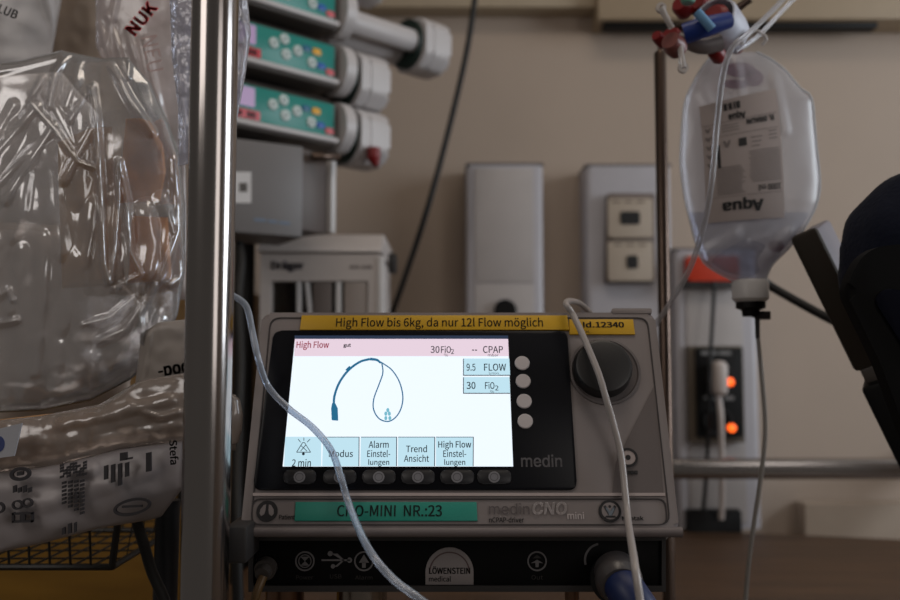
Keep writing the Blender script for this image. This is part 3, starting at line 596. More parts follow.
# the water in it
wl = [(216, 690), (222, 692), (245, 698), (262, 705), (272, 718), (279, 735)]; wr = [(205, 813), (215, 808), (235, 796), (252, 782), (265, 770), (279, 763)]
vs, fs, _ = pouch(wl, wr, [(600, 212), (900, 212)], [(600, 279), (900, 279)], BY, .026, noise_amp=.0006, seed=5, nu=40, nv=30)
b = MB(); b.raw(vs, fs, clear('water', (226, 228, 236), .12, .15, (176, 180, 196), .05, 12, edge=.3)); lab(b.build('fluid', fb, angle=80), 'clear fluid filling the lower quarter')
# upside-down label: corners seen at (702,104),(779,86),(788,216),(709,222)
LF0 = Frame(at(745, 158, BY - .0235), (1, 0, 0), (0, 0, 1), (0, -1, 0))
lq = [LF0.px(*q) for q in ((702, 104), (779, 86), (788, 216), (709, 222))]
pm = mat('label_paper', (160, 148, 144), .6, var=.03); b = MB()
def lpt(u, v, z=0):
    """u 0..1 left to right, v 0..1 top to bottom of the label as it hangs; bends over the swollen bag"""
    a = V(lq[0]).lerp(V(lq[1]), u); c = V(lq[3]).lerp(V(lq[2]), u); p = a.lerp(c, v)
    bend = -.004 * ((2 * u - 1) ** 2) - .005 * ((2 * v - 1) ** 2)
    return LF0.pt(p.x, p.y, bend + z)
n = 12; vs = [lpt(i / n, j / n) for j in range(n + 1) for i in range(n + 1)] + [lpt(i / n, j / n, -.0006) for j in range(n + 1) for i in range(n + 1)]; W = n + 1; N = W * W
fs = [q for j in range(n) for i in range(n) for q in ((j * W + i, j * W + i + 1, j * W + i + W + 1, j * W + i + W), tuple(N + k for k in (j * W + i + W, j * W + i + W + 1, j * W + i + 1, j * W + i)))]
b.raw(vs, fs, pm); lb = b.build('label', fb, angle=80)
def ltext(bb, s_, u0, v0, u1, v1, m, bold=0, up=True):
    """box in label units; up=True turns the writing upside down"""
    vs, fs = text_mesh(s_, bold, 0); ax, bx = min(v.x for v in vs), max(v.x for v in vs); ay, by = min(v.y for v in vs), max(v.y for v in vs)
    o = []
    for v in vs:
        p, q = (v.x - ax) / (bx - ax), (v.y - ay) / (by - ay)
        if up: p, q = 1 - p, 1 - q
        o.append(lpt(u0 + (u1 - u0) * p, v1 + (v0 - v1) * q, .0005))
    bb.raw(o, fs, m)
def lbar(bb, u0, v0, u1, v1, m):
    k = 4; bb.raw([lpt(u0 + (u1 - u0) * i / k, v, .0005) for v in (v0, v1) for i in range(k + 1)], [(i, i + 1, k + 2 + i, k + 1 + i) for i in range(k)], m)
tx = mat('label_text', (20, 17, 18), .6, var=0); tg = mat('label_fine_print', (112, 102, 100), .6, var=0); b = MB()
ltext(b, 'Aqua', .20, .82, .72, .935, tx, .04); ltext(b, '1000 ml', .66, .735, .96, .785, tx, .02); ltext(b, 'Aqua', .34, .115, .56, .19, tx, .04)
for k, w_ in enumerate((.03, .012, .03, .012, .02, .03, .02)): lbar(b, .29 + k * .032, .035, .29 + k * .032 + w_, .095, tx)
ltext(b, 'B. BRAUN', .56, .20, .93, .245, tx, .05)
lbar(b, .02, .185, .97, .19, tg); lbar(b, .02, .30, .97, .304, tg); lbar(b, .08, .80, .97, .803, tg)
lbar(b, .44, .345, .54, .41, tx); ltext(b, 'V', .24, .345, .34, .40, tg, .06, up=False); lbar(b, .16, .37, .20, .56, tx)
for k in range(5): ltext(b, 'A', .03, .21 + k * .075, .11, .25 + k * .075, tg, .05)
for k in range(3): lbar(b, .60, .35 + k * .035, .75 - k * .02, .357 + k * .035, tg)
for k in range(3): lbar(b, .84, .32 + k * .03, .95, .327 + k * .03, tg)
for k in range(14): lbar(b, .55 + .05 * rnd.random(), .46 + k * .0185, .97, .466 + k * .0185, tg)
for k in range(14): lbar(b, .14, .56 + k * .0165, .44 + .06 * rnd.random(), .566 + k * .0165, tg)
for k in range(3): lbar(b, .24, .215 + k * .024, .46, .221 + k * .024, tg)
b.build('lettering', lb)
# pink blot near the hanger, drip port
pk = clear('pink_ink', (196, 150, 180), .3, .6, (150, 70, 116), 0, edge=0)
b = MB()
def bag_blot(x, y, rx, ry): b.sphere(at(x, y, BY - .004), 1, pk, (rx / 900 * BY, .0015, ry / 900 * BY), 16)
bag_blot(736, 84, 14, 5); bag_blot(754, 78, 10, 9); bag_blot(740, 70, 16, 8); bag_blot(776, 246, 8, 6); lab(b.build('hanger_print', fb), 'pink print showing through the film')
b = MB(); c = at(750, 280, BY); k = BY / 900
b.lathe(c, (0, 0, -1), [(0, 16 * k), (.003, 18 * k), (.018, 18 * k), (.021, 15 * k)], white_p); pt = b.build('spike_port', fb)
b = MB(); b.lathe(c + V((0, 0, -.021)), (0, 0, -1), [(0, 14.5 * k), (.006, 14.5 * k), (.008, 9 * k), (.014, 8 * k)], black); b.build('dark_collar', pt)
b = MB(); b.lathe(c + V((.006, 0, -.03)), (0, 0, -1), [(0, 5 * k), (.006, 5 * k), (.006, 2.6 * k), (.026, 2.2 * k)], dark); b.box(tuple(c + V((.012, 0, -.034))), (.012, .008, .008), dark, bev=.001); b.build('tap', pt)
b = MB(); c2 = c + V((.006, 0, -.053)); b.tube([c2, at(762, 380, BY), at(765, 420, BY), at(764, 450, BY), at(759, 490, BY), at(753, 530, BY), at(748, 570, BY), at(742, 640, BY)], .0021, mat('drip_line', (150, 146, 142), .25), per=8); tag(b.build('drip_line'), 'thin drip line hanging down from the fluid bag past the steel rail', 'tube')
# line from above, past the bag, to behind the device
b = MB(); tube_b = clear('tube_thin_clear', (226, 226, 230), .3, .3, (196, 192, 192), .05, edge=.35)
b.tube([at(800, -20, .84), at(775, 8, .80), at(748, 34, .765), at(732, 48, .76), at(723, 75, .765), at(717, 125, .775), at(712, 180, .78), at(704, 225, .79), at(690, 268, .80), at(672, 300, .81), at(652, 330, .82), at(640, 352, .815), at(626, 390, .80), at(612, 430, .775)], .0025, tube_b, per=8); tag(b.build('bag_side_tube'), 'pale clear tube running down the left side of the fluid bag to the device', 'tube')
b = MB(); b.tube([at(812, -20, .87), at(785, 8, .86), at(758, 36, .845), at(735, 52, .83)], .0022, tube_b, per=8); tag(b.build('upper_tube'), 'short clear tube rising to the upper right from the tubing clamp', 'tube')
# black hose to the right panel
b = MB(); b.tube([at(764, 281, 1.0), at(772, 287, 1.0), at(800, 303, .98), at(832, 320, .95), at(860, 332, .92)], .0048, black2, per=6); tag(b.build('black_hose'), 'short black hose slanting from the fluid bag to the tilted panel', 'hose')
# tubing manifold at the hook
MY = .83; mk = MY / 900
mf = thing('tubing_clamp', at(705, 60, MY), 'cluster of white, blue and red tubing connectors at the top of the thin pole', 'tubing connector')
red = mat('red_plastic', (120, 14, 18), .4); wht = mat('band_white', (196, 200, 214), .45); blu = mat('tap_blue', (10, 44, 118), .4); clr = clear('tab_clear', (230, 228, 226), .55, .15, (220, 214, 212), .1, edge=.6)
b = MB(); ax = V((-.62, -.72, .32)).normalized(); o = at(721, 27, MY)
b.lathe(o - ax * .017, ax, [(0, 20 * mk), (0, 22.5 * mk), (.008, 23.5 * mk), (.03, 23.5 * mk), (.034, 22.5 * mk), (.034, 20.5 * mk), (0, 20 * mk)], wht, 40); b.build('band', mf)
b = MB(); b.lathe(o - ax * .014, ax, [(0, 14 * mk), (.02, 16 * mk), (.03, 15 * mk), (.034, 10 * mk)], red); b.build('cap', mf)
b = MB(); b.tube([at(729, 20, MY - .035), at(705, 27, MY - .04), at(684, 34, MY - .035)], [8 * mk, 10 * mk, 10 * mk], blu, per=4, seg=20); stp = b.build('stopcock', mf)
b = MB(); b.tube([at(697, 12, MY - .052), at(706, 22, MY - .053), at(712, 29, MY - .052)], 4.5 * mk, mat('tap_pale_blue', (104, 150, 190), .4), per=4); b.build('tap_handle', stp)
b = MB(); b.tube([at(720, 43, MY - .02), at(700, 46, MY - .022), at(678, 38, MY - .02)], [9 * mk, 8 * mk, 6 * mk], mat('clamp_grey', (120, 112, 112), .4), per=4, seg=16); b.build('manifold_body', mf)
for q, r_, e in (((673, 40), 11, .012), ((717, 54), 8, .012), ((683, 8), 10, -.01), ((700, 6), 11, -.012), ((660, 40), 6, .02), ((735, 45), 7, -.006)):
    b = MB(); c = at(q[0], q[1], MY - e); b.lathe(c - ax * .008, ax, [(0, r_ * .8 * mk), (.003, r_ * mk), (.013, r_ * mk), (.016, r_ * .8 * mk)], red, 20); b.build('red_cap', mf)
b = MB(); c = at(688, -3, MY - .02); b.lathe(c, (0, 0, 1), [(-.006, 6 * mk), (0, 9 * mk), (.02, 9 * mk)], mat('cap_green', (96, 150, 132), .4), 20); b.build('green_cap', mf)
b = MB(); b.lathe(at(674, 45, MY - .04), ax, [(-.008, 10 * mk), (0, 11 * mk), (.008, 9 * mk)], mat('cap_dull_red', (120, 70, 66), .4), 20); b.build('dull_cap', mf)
for A, E in (((672, 28), (661, 8)), ((680, 46), (683, 68))):
    b = MB(); b.tube([at(*A, MY - .045), at((A[0] + E[0]) / 2, (A[1] + E[1]) / 2, MY - .048), at(*E, MY - .048)], [3.2 * mk, 3 * mk, 3.6 * mk], clr, per=4); c = at(*E, MY - .048); FF = Frame(c, (1, 0, 0), (0, 0, 1), (0, -1, 0)); b.ring(FF, circ(0, 0, 5 * mk), circ(0, 0, 2.2 * mk), -.002, .002, clr); b.build('clear_tab', mf)
b = MB(); b.tube([at(741, 45, MY - .01), at(746, 34, MY - .012), at(757, 31, MY - .01), at(766, 38, MY - .008), at(762, 45, MY - .006)], 1.7 * mk, clr, per=6); b.build('bag_hook', mf)

# ------------------------------------------------------------------ syringe pumps
r_ = V((.735, .678, 0)).normalized(); nrm = V((.678, -.735, 0)).normalized()
pc = V((at(333, 138, 1.285).x, 1.285, at(333, 138, 1.285).z))     # lower right corner of the lowest fascia
FLEN, FH = .172, .0485
def pump_frame(o): return Frame(o - r_ * FLEN, r_, (0, 0, 1), nrm)
pb = mat('pump_grey', (188, 184, 184), .42); teal = mat('pump_teal', (8, 128, 118), .4); pdk = mat('pump_shadow_grey', (78, 72, 68), .5)
keyw = mat('pump_key', (196, 208, 206), .45)
def build_pump(head_shift):
    F = pump_frame(pc); o = pc - r_ * FLEN / 2 - nrm * .07 - V((0, 0, .014))
    t = thing('syringe_pump', o, '', 'syringe pump', 'syringe pumps in the rack')
    b = MB(); b.prism(Frame(F.pt(-.005, 0, 0), F.z * -1, F.y, F.x), rpoly([(0, -.012), (.15, -.012), (.15, .066), (.028, .066), (.004, FH + .002), (0, FH)], .004), 0, FLEN + .01, pdk, bev=.002); b.build('housing', t)
    b = MB(); b.prism(F, rrect(.0, .001, FLEN, FH, .003), -.001, .0015, teal, bev=.0005); fp = b.build('fascia', t)
    b = MB(); b.box((FLEN / 2, -.0045, .002), (FLEN + .012, .008, .012), pb, bev=.003, F=F); b.build('front_lip', t)
    b = MB(); b.prism(F, rrect(.004, .019, .042, .0455, .002), .001, .0022, glow('pump_display', (214, 178, 226), .42)); lab(b.build('display', t), 'lit lilac display')
    b = MB(); b.prism(F, rrect(.004, .002, .05, .0145, .001), .001, .0024, mat('led_window_red', (190, 14, 34), .3)); b.text(F, '88', .008, .004, .023, .012, .0026, black2, .05); b.text(F, '88', .029, .004, .044, .012, .0026, black2, .05); lab(b.build('number_window', t), 'red number window')
    for kx, ky in ((.070, .029), (.087, .0385), (.090, .0175), (.109, .027), (.133, .0155)):
        b = MB(); b.lathe(F.pt(kx, ky, .001), F.z, [(0, .0075), (.002, .0075), (.003, .0062), (.0032, 0)], keyw, 24); k = b.build('key', t)
        b = MB(); b.ring(F, circ(kx, ky, .0032, n=16), circ(kx, ky, .0018, n=16), .003, .0046, mat('pump_key_print', (120, 140, 136), .5)); b.build('key_symbol', k)
    for kx, ky, m_ in ((.141, .033, mat('key_yellow', (226, 166, 24), .4)), (.149, .014, mat('key_blue', (24, 88, 170), .4)), (.164, .008, mat('key_pink', (200, 84, 92), .4)), (.124, .034, mat('key_teal_dark', (10, 96, 130), .4))):
        b = MB(); b.prism(F, rrect(kx - .007, ky - .0045, kx + .007, ky + .0045, .003), .001, .003, m_, bev=.0006); b.build('coloured_key', t)
    # drive unit on the right end
    q = Frame(F.pt(FLEN, FH * .38, -.03), F.z * -1, F.y, F.x)
    b = MB(); b.prism(q, circ(-.012, .002, .036, .038, 40), .012, .030, pb, bev=.004); b.build('clamp_disc', t)
    b = MB(); b.prism(q, circ(.03, -.003, .030, .028, 32), -.03, .039 + head_shift, pdk if head_shift < .02 else pb, bev=.002); b.build('drive_rod', t)
    if head_shift > .02:
        b = MB(); b.prism(q, circ(-.016, -.004, .016, 24 and .018), .02, .039 + head_shift, pb, bev=.002); b.build('plunger_arm', t)
    s0 = .043 + head_shift
    b = MB(); b.prism(q, circ(0, -.004, .036, .040, 36), s0 - .008, s0, mat('gasket_green', (12, 36, 30), .5)); b.build('gasket', t)
    hd = [(-.042, -.026), (-.024, -.0465), (.022, -.0465), (.042, -.026), (.042, .02), (.022, .0365), (-.024, .0365), (-.042, .02)]
    b = MB(); b.prism(q, rpoly(hd, .006), s0, s0 + .017, pb, bev=.003); b.prism(q, rpoly([(x * .97, y * .97) for x, y in hd], .006), s0 + .016, s0 + .019, pdk); b.prism(q, rpoly(hd, .006), s0 + .018, s0 + .054, pb, bev=.007, seg=3); b.build('drive_head', t)
    return t, q, s0
labs = ['lowest of the syringe pumps, with lit lilac display and teal keypad', 'middle syringe pump of the rack, just above the lowest one', 'upper syringe pump with drive head pulled far out to the right', 'topmost syringe pump, only its drive disc showing at the top edge']
p1, q1, s1 = build_pump(0); p1['label'] = labs[0]
p2 = copy_tree(p1); p2.location = p1.location + V((0, 0, .0865)); p2['label'] = labs[1]
p3, q3, s3 = build_pump(.126); p3.location = p1.location + V((0, 0, .173)); p3['label'] = labs[2]
p4 = copy_tree(p1); p4.location = p1.location + V((0, 0, .2595)); p4['label'] = labs[3]
b = MB(); c = q1.pt(.0, -.046, s1 + .036); b.tube([at(374, 148, c.y - .045), at(374, 158, c.y - .045), at(377, 166, c.y - .045)], [.010, .010, .004], red, per=4); lab(b.build('red_clip', p1), 'small red clip on the drive head')
# rack base under the pumps
bx = thing('pump_rack_base', at(275, 240, 1.25), 'grey box with white sticker hanging under the lowest syringe pump', 'equipment box')
F = pump_frame(pc); G = Frame(F.pt(.0, 0, 0), V((.86, .5, 0)), (0, 0, 1), V((.5, -.86, 0)))
zb, ztp = at(298, 240, 1.25).z, pc.z - .0275
gx = lambda x, y: G.px(x, y)[0]
b = MB(); a_, c_ = gx(225, 200), gx(303, 200); b.prism(G, [(a_, zb - G.o.z), (c_, zb - G.o.z), (c_, ztp - G.o.z), (a_, ztp - G.o.z)], -.10, 0, mat('rack_grey', (112, 109, 109), .45), bev=.003); b.build('housing', bx)
b = MB(); hh2 = Frame(G.pt(c_ + .0, 0, -.002), V((.62, .78, 0)), (0, 0, 1), V((.78, -.62, 0))); b.box((.026, (zb + ztp) / 2 - G.o.z + .005, -.03), (.05, ztp - zb - .012, .05), mat('rack_dark', (84, 74, 70), .5), bev=.002, F=hh2); b.build('side_block', bx)
b = MB(); b.box((.057, (zb + ztp) / 2 - G.o.z + .006, -.012), (.010, ztp - zb - .012, .03), white_p, bev=.003, F=hh2); lab(b.build('edge_strip', bx), 'white edge strip')
b = MB(); q = [G.px(*e) for e in ((234, 172), (251, 172), (251, 203), (234, 203))]; b.prism(G, q, -.001, .0008, white_p); sq = [G.px(*e) for e in ((239, 183), (247, 183), (247, 192), (239, 192))]; b.prism(G, sq, .0, .0012, pdk); b.build('sticker', bx)
b = MB()
for xa, xb, yy in ((254, 266, 217), (268, 277, 218.5), (279, 290, 220)): b.prism(G, pxp(G, ((xa, yy + 4), (xb, yy + 5), (xb, yy + 2), (xa, yy + 1))), -.001, .0006, mat('pale_blue_ink', (104, 120, 140), .5))
b.build('lettering', bx)
b = MB(); b.tube([hh2.pt(.012, ztp - G.o.z - .012, .004), hh2.pt(.03, ztp - G.o.z - .010, .012), hh2.pt(.055, ztp - G.o.z - .006, .012)], .006, steel2, per=4); b.build('release_lever', bx)
pr = thing('pump_stand', (-.318, 1.385, 0), 'black upright stand carrying the syringe pumps, mostly hidden', 'stand')
b = MB(); b.lathe((-.318, 1.385, 0), (0, 0, 1), [(0, .034), (.02, .034), (.03, .016), (2.0, .016)], black2); b.build('post', pr)
b = MB(); c = p1.location
b.box((FLEN - .047, .15, -.159), (.06, .4, .016), dark, bev=.003, F=F); b.build('back_plate', pr)
# hanging black cables beside it
b = MB(); b.tube([at(239, 244, 1.2), at(241, 262, 1.18), at(238, 300, 1.15), at(240, 360, 1.1), at(238, 420, 1.05), at(236, 520, .96), at(240, 660, .93)], .006, black2, per=6); tag(b.build('black_power_cable'), 'black cable hanging under the grey pump box beside the steel pole', 'cable')
b = MB(); b.tube([at(478, -30, 1.5), at(474, 5, 1.5), at(467, 50, 1.5), at(456, 100, 1.5), at(441, 160, 1.5), at(424, 220, 1.5), at(408, 268, 1.54), at(394, 308, 1.6), at(382, 340, 1.66), at(374, 370, 1.7)], .0052, black2, per=6); tag(b.build('long_black_cable'), 'long black cable hanging in a curve down the wall in the middle', 'cable')

# ------------------------------------------------------------------ plastic bags on the left
film = clear('film_clear', (238, 235, 234), .26, .13, (246, 243, 243), .10, 45, edge=1.6, ior=1.8)
film2 = clear('film_milky', (226, 220, 220), .45, .22, (226, 218, 218), .3, 60, edge=.6, ior=1.7)
film3 = clear('film_crinkled', (230, 230, 238), .4, .14, (214, 214, 224), .9, 130, edge=.8, ior=1.7)
R_ = []
for pl, w, a in (([(92, 88), (96, 120), (101, 200), (104, 265), (109, 281)], 3.2, .0048), ([(109, 281), (115, 250), (119, 200), (119, 162)], 2.6, .0042), ([(119, 163), (127, 200), (130, 252), (141, 274), (114, 288)], 2.6, .0042),
                 ([(31, 103), (55, 130), (78, 162), (95, 168)], 2.4, .0036), ([(68, 54), (55, 72), (49, 106)], 2.6, .004), ([(33, 95), (42, 78)], 2.4, .0036), ([(110, 62), (130, 100), (152, 132)], 3, .003),
                 ([(156, 284), (140, 315), (146, 362)], 2.4, .0036), ([(82, 325), (110, 318), (136, 296)], 2.6, .003), ([(98, 342), (125, 330), (146, 300)], 3, .003), ([(-5, 155), (35, 108)], 4, .003), ([(5, 200), (52, 128)], 4, .003),
                 ([(-10, 70), (30, 60), (62, 52)], 4, .004), ([(70, 120), (85, 95)], 3, .003), ([(-10, 300), (8, 290), (12, 300)], 3, .003), ([(-10, 325), (18, 320)], 2.4, .003), ([(64, 180), (92, 130)], 4, .003), ([(120, 60), (128, 75), (129, 62)], 2.5, .003),
                 ([(176, 160), (180, 230), (160, 280)], 3, .003), ([(170, 285), (184, 278)], 2.6, .003)): R_.append((pl, w * 1.25, a * 1.9))
for k in range(36):
    x, y = rnd.uniform(-30, 180), rnd.uniform(50, 390); a = math.atan2(y + 60, x - 75 + rnd.gauss(0, 60)); l = rnd.uniform(50, 140)
    R_.append(([(x, y), (x + math.cos(a) * l / 2 + rnd.uniform(-5, 5), y + math.sin(a) * l / 2), (x + math.cos(a) * l, y + math.sin(a) * l)], rnd.uniform(4, 10), rnd.uniform(.0015, .0045)))
vs, fs, _ = pouch([(40, -40), (430, -40)], [(50, 128), (80, 150), (130, 168), (180, 180), (240, 185), (330, 185), (380, 178), (415, 160)], [(-40, 66), (20, 60), (62, 50), (100, 58), (140, 57), (190, 57)], [(-40, 414), (40, 411), (90, 401), (130, 380), (160, 356), (190, 330)], .715, .05, R_, .004, .013, 1, nu=200, nv=240, power=.4)
b = MB(); b.raw(vs, fs, film); tag(b.build('clear_bag', angle=70), 'large crumpled clear plastic bag full of packages, left of the steel pole', 'plastic bag')
# packets inside it
def lump(name, L, R, T, B, Y, th, m, label, cat='packet', seed=0, **k):
    vs, fs, _ = pouch(L, R, T, B, Y, th, k.pop('ridges', ()), k.pop('namp', .002), k.pop('ns', .03), seed, nu=k.pop('nu', 40), nv=k.pop('nv', 40), power=k.pop('power', .3))
    b = MB(); b.raw(vs, fs, m); return tag(b.build(name, angle=70), label, cat)
amber = mat('amber_plastic', (244, 150, 10), .6, var=.15, scale=40); tan = mat('tan_paper', (216, 176, 132), .55, var=.1, scale=25); pale = mat('pale_packaging', (222, 208, 196), .5, var=.08, scale=30)
lump('amber_packet', [(118, 126), (205, 118)], [(118, 150), (140, 163), (170, 166), (205, 160)], [(100, 120), (140, 118), (170, 128)], [(100, 204), (180, 200)], .715, .02, amber, 'upper amber packet seen through the clear bag', seed=11)
lump('amber_packet', [(214, 132), (285, 128)], [(214, 168), (285, 172)], [(100, 214), (180, 218)], [(100, 285), (180, 280)], .715, .02, amber, 'lower amber packet seen through the clear bag', seed=12)
lump('tan_packet', [(150, 58), (290, 62)], [(130, 112), (200, 116), (290, 126)], [(40, 150), (90, 128), (130, 126)], [(40, 290), (130, 284)], .716, .018, tan, 'narrow tan packet in the middle of the clear bag', seed=13)
lump('grey_packet', [(225, -30), (400, -30)], [(225, 100), (260, 140), (300, 160), (400, 130)], [(-40, 228), (60, 232), (110, 262), (160, 300)], [(-40, 424), (40, 420), (110, 404), (160, 385)], .755, .012, pale, 'wide pale grey packet filling the lower part of the clear bag', seed=14)
lump('grey_packet', [(70, -30), (226, -30)], [(70, 60), (100, 100), (140, 88), (226, 60)], [(-40, 78), (60, 72), (110, 96)], [(-40, 220), (80, 226)], .757, .012, mat('pale_packaging_light', (240, 238, 238), .5, var=.1), 'pale packet in the upper left of the clear bag', seed=15)
# packages above and behind
def printed(name, vsfs, m, label, writes, cat='package'):
    t = thing(name, vsfs[0][0], label, cat); b = MB(); b.raw(vsfs[0], vsfs[1], m); b.build('film', t, angle=70)
    for F, s_, x0, y0, x1, y1, m_, bo in writes:
        b = MB(); b.text(F, s_, x0, y0, x1, y1, 0, m_, bo); b.build('lettering', t)
    return t
redi = mat('red_ink', (240, 44, 54), .5); palei = mat('pale_pink_ink', (176, 150, 148), .5); inkg = mat('dark_grey_ink', (52, 50, 54), .6, var=0)
rr = [([(118, -10), (112, 20), (100, 75)], 3, .003), ([(100, 25), (110, 60)], 2.5, .003), ([(108, 15), (122, 60)], 2.5, .003), ([(145, 40), (165, 130)], 3, .003), ([(128, 30), (150, 110), (175, 150)], 3, .002)]
vf = pouch([(-40, 95), (60, 96), (180, 150)], [(-40, 196), (60, 190), (180, 186)], [(80, -40), (200, -40)], [(80, 140), (130, 145), (200, 168)], .80, .024, rr, .003, .02, 21, nu=80, nv=110, power=.4)
Fy = wallF(.774)
c = Fy.px(150, 26); f1 = Frame(Fy.pt(*Fy.px(133, 31), .0), Fy.x, Fy.y, Fy.z).turned(52)
c2_ = Frame(Fy.pt(*Fy.px(150, 36)), Fy.x, Fy.y, Fy.z).turned(-78)
printed('printed_package', vf, film2, 'translucent package with red lettering, behind the top of the clear bag', [(f1, 'NUK', -.003, -.005, .030, .0075, redi, .05), (c2_, 'NEU', 0, -.008, .032, .006, palei, 0)])
vf = pouch([(-60, -50), (80, -50)], [(-60, 66), (0, 62), (80, 48)], [(-60, -60), (90, -60)], [(-60, 70), (60, 76)], .80, .024, [([(45, -10), (58, 40)], 4, .003)], .003, .02, 22, nu=60, nv=60, power=.4)
f2 = Frame(Fy.pt(*Fy.px(-8, 4)), Fy.x, Fy.y, Fy.z).turned(-22)
printed('printed_package', vf, mat('frosted_white_film', (190, 188, 190), .35, var=.06), 'frosted white package with dark lettering at the top left corner', [(f2, 'LUB', .007, -.005, .025, .003, inkg, .03)])
lump('brown_package', [(-60, 40), (100, 40)], [(-60, 112), (100, 116)], [(0, -60), (130, -60)], [(0, 96), (130, 96)], .845, .012, mat('brown_wrap', (176, 160, 146), .5, var=.1), 'dull brown package behind the printed packages at the top left', 'package', 23)
vs, fs, _ = pouch([(-40, 168), (60, 172), (110, 178), (175, 178)], [(-40, 244), (40, 251), (90, 245), (135, 237), (175, 232)], [(100, -40), (300, -40)], [(100, 168), (180, 166), (240, 150)], .66, .02, [([(176, 60), (190, 150)], 3, .003), ([(238, -20), (248, 40), (240, 110)], 2.5, .003), ([(232, 19), (248, 17)], 1.5, .003)], .004, .04, 24, nu=70, nv=90, power=.4)
b = MB(); b.raw(vs, fs, film3); tag(b.build('crinkled_film', angle=70), 'crinkled clear plastic film behind the top of the steel pole', 'plastic film')
lump('clear_packet', [(100, 150), (420, 176)], [(100, 185), (420, 190)], [(100, 120), (200, 150)], [(150, 300), (200, 300)], .80, .014, film2, 'narrow translucent packet behind the right edge of the clear bag', 'packet', 25)
# lower printed sack in the basket
sack = thing('printed_sack', at(60, 560, .68), 'tan plastic sack with white printed band of symbols, lying in the wire basket', 'package')
SY = .655
vs, fs, _ = pouch([(405, -40), (560, -40)], [(350, 190), (392, 240), (420, 243), (450, 242), (475, 238), (520, 190), (560, 60)], [(-40, 424), (40, 416), (100, 404), (140, 380), (190, 372), (250, 392)], [(-40, 478), (60, 466), (120, 450), (190, 441), (250, 446)], SY, .026, [([(60, 425), (120, 412), (170, 400)], 5, .003), ([(130, 405), (160, 418), (180, 412)], 3, .003), ([(100, 440), (180, 425)], 4, .002), ([(236, 400), (240, 440)], 2, .002)], .003, .03, 31, nu=90, nv=50, power=.35)
b = MB(); b.raw(vs, fs, clear('sack_film', (214, 204, 196), .42, .2, (190, 176, 166), .2, 50, edge=.8, ior=1.7)); b.build('film', sack, angle=70)
vs, fs, bp_ = pouch([(430, -40), (580, -40)], [(430, 184), (520, 184), (580, 150)], [(-40, 478), (60, 464), (120, 449), (190, 440)], [(-40, 560), (40, 544), (100, 528), (150, 520), (190, 508)], SY - .004, .030, [([(-20, 520), (60, 500), (150, 470)], 7, .002), ([(20, 480), (90, 470)], 6, .002)], .003, .02, 32, nu=80, nv=40, power=.35)
b = MB(); b.raw(vs, fs, mat('sack_band', (148, 142, 144), .4, var=.04)); bd = b.build('printed_band', sack, angle=70)
SF = wallF(SY - .0245)
b = MB()
def spx(x, y): return SF.px(x, y)
def sring(cx, cy, rx, ry, w, tilt=0):
    f = Frame(SF.pt(*spx(cx, cy)), SF.x, SF.y, SF.z).turned(tilt); k = SY / 900; b.ring(f, circ(0, 0, rx * k, ry * k, 28), circ(0, 0, (rx - w) * k, (ry - w) * k, 28), -.002, .0004, inkg)
def sbar(x0, y0, x1, y1): b.prism(SF, [spx(x0, y1), spx(x1, y1 - 1), spx(x1, y0 - 1), spx(x0, y0)], -.002, .0004, inkg)
sring(20, 474, 10, 6.5, 3, 6); sbar(17, 472, 23, 476); sring(132, 507, 18, 8, 2.6, 12); sbar(122, 506, 142, 508)
for k in range(4): sbar(13 + k * 5, 486 + (k % 2) * 2, 16 + k * 5, 493)
sring(17, 505, 5, 4.5, 1.5); sring(27, 503, 5, 4.5, 1.5); sring(-2, 508, 6, 5.5, 2)
for a_, c_ in (((12, 513), (33, 515)), ((12, 521), (33, 523)), ((12, 513), (14, 523)), ((31, 513), (33, 523)), ((20, 515), (25, 521))): sbar(a_[0], a_[1], c_[0], c_[1])
for i in range(8):
    for j in range(5):
        if rnd.random() < .72: sbar(60 + i * 3.3, 464.5 + j * 2.9 - i * .4, 63 + i * 3.3, 467 + j * 2.9 - i * .4)
for i in range(4): 
    for j in range(6 + i): sbar(62 + i * 6, 482 + j * 4 - i * .6, 65.5 + i * 6, 484.6 + j * 4 - i * .6)
for i in range(4): sbar(104 + i * 7, 466 - i, 107.5 + i * 7, 480 + (i % 3) * 4 - i)
sbar(120, 453, 127, 461); sbar(126, 458, 132, 460); sbar(146, 453, 151, 472); sbar(62, 528, 65, 535); sbar(68, 524, 71, 534); sbar(74, 523, 76, 533)
f = Frame(SF.pt(*spx(174, 453)), SF.x, SF.y, SF.z).turned(-86); b.text(f, 'Stefa', -.009, -.003, .008, .003, 0, ink, .03)
b.build('lettering', bd)
lump('tan_card', [(418, -40), (478, -40)], [(405, 98), (470, 84)], [(-40, 424), (100, 408)], [(-40, 484), (100, 464)], SY + .022, .006, mat('tan_card', (190, 146, 100), .5, var=.1), 'flat tan card inside the left end of the printed sack', 'card', 33)
lump('grey_card', [(405, 99), (470, 86)], [(390, 236), (452, 236)], [(90, 408), (150, 392), (240, 395)], [(80, 466), (150, 455), (240, 450)], SY + .022, .006, mat('grey_card', (176, 164, 156), .5, var=.1), 'flat greyish card inside the right end of the printed sack', 'card', 34)
wh_s = thing('white_label', at(8, 460, .64), 'white label corner with blue mark stuck over the printed sack at the left edge', 'label')
# small white label in front at the left edge
WF = wallF(SY - .026); b = MB(); b.prism(WF, [WF.px(*q) for q in ((-30, 436), (22, 423), (14, 456), (-30, 462))], -.0015, 0, mat('label_white', (170, 172, 180), .5)); b.build('sheet', wh_s)
b = MB(); b.prism(WF, circ(*WF.px(-1, 444), .004, .0055, 16), -.001, .0004, mat('blue_ink', (60, 72, 120), .5)); b.build('printed_mark', wh_s)
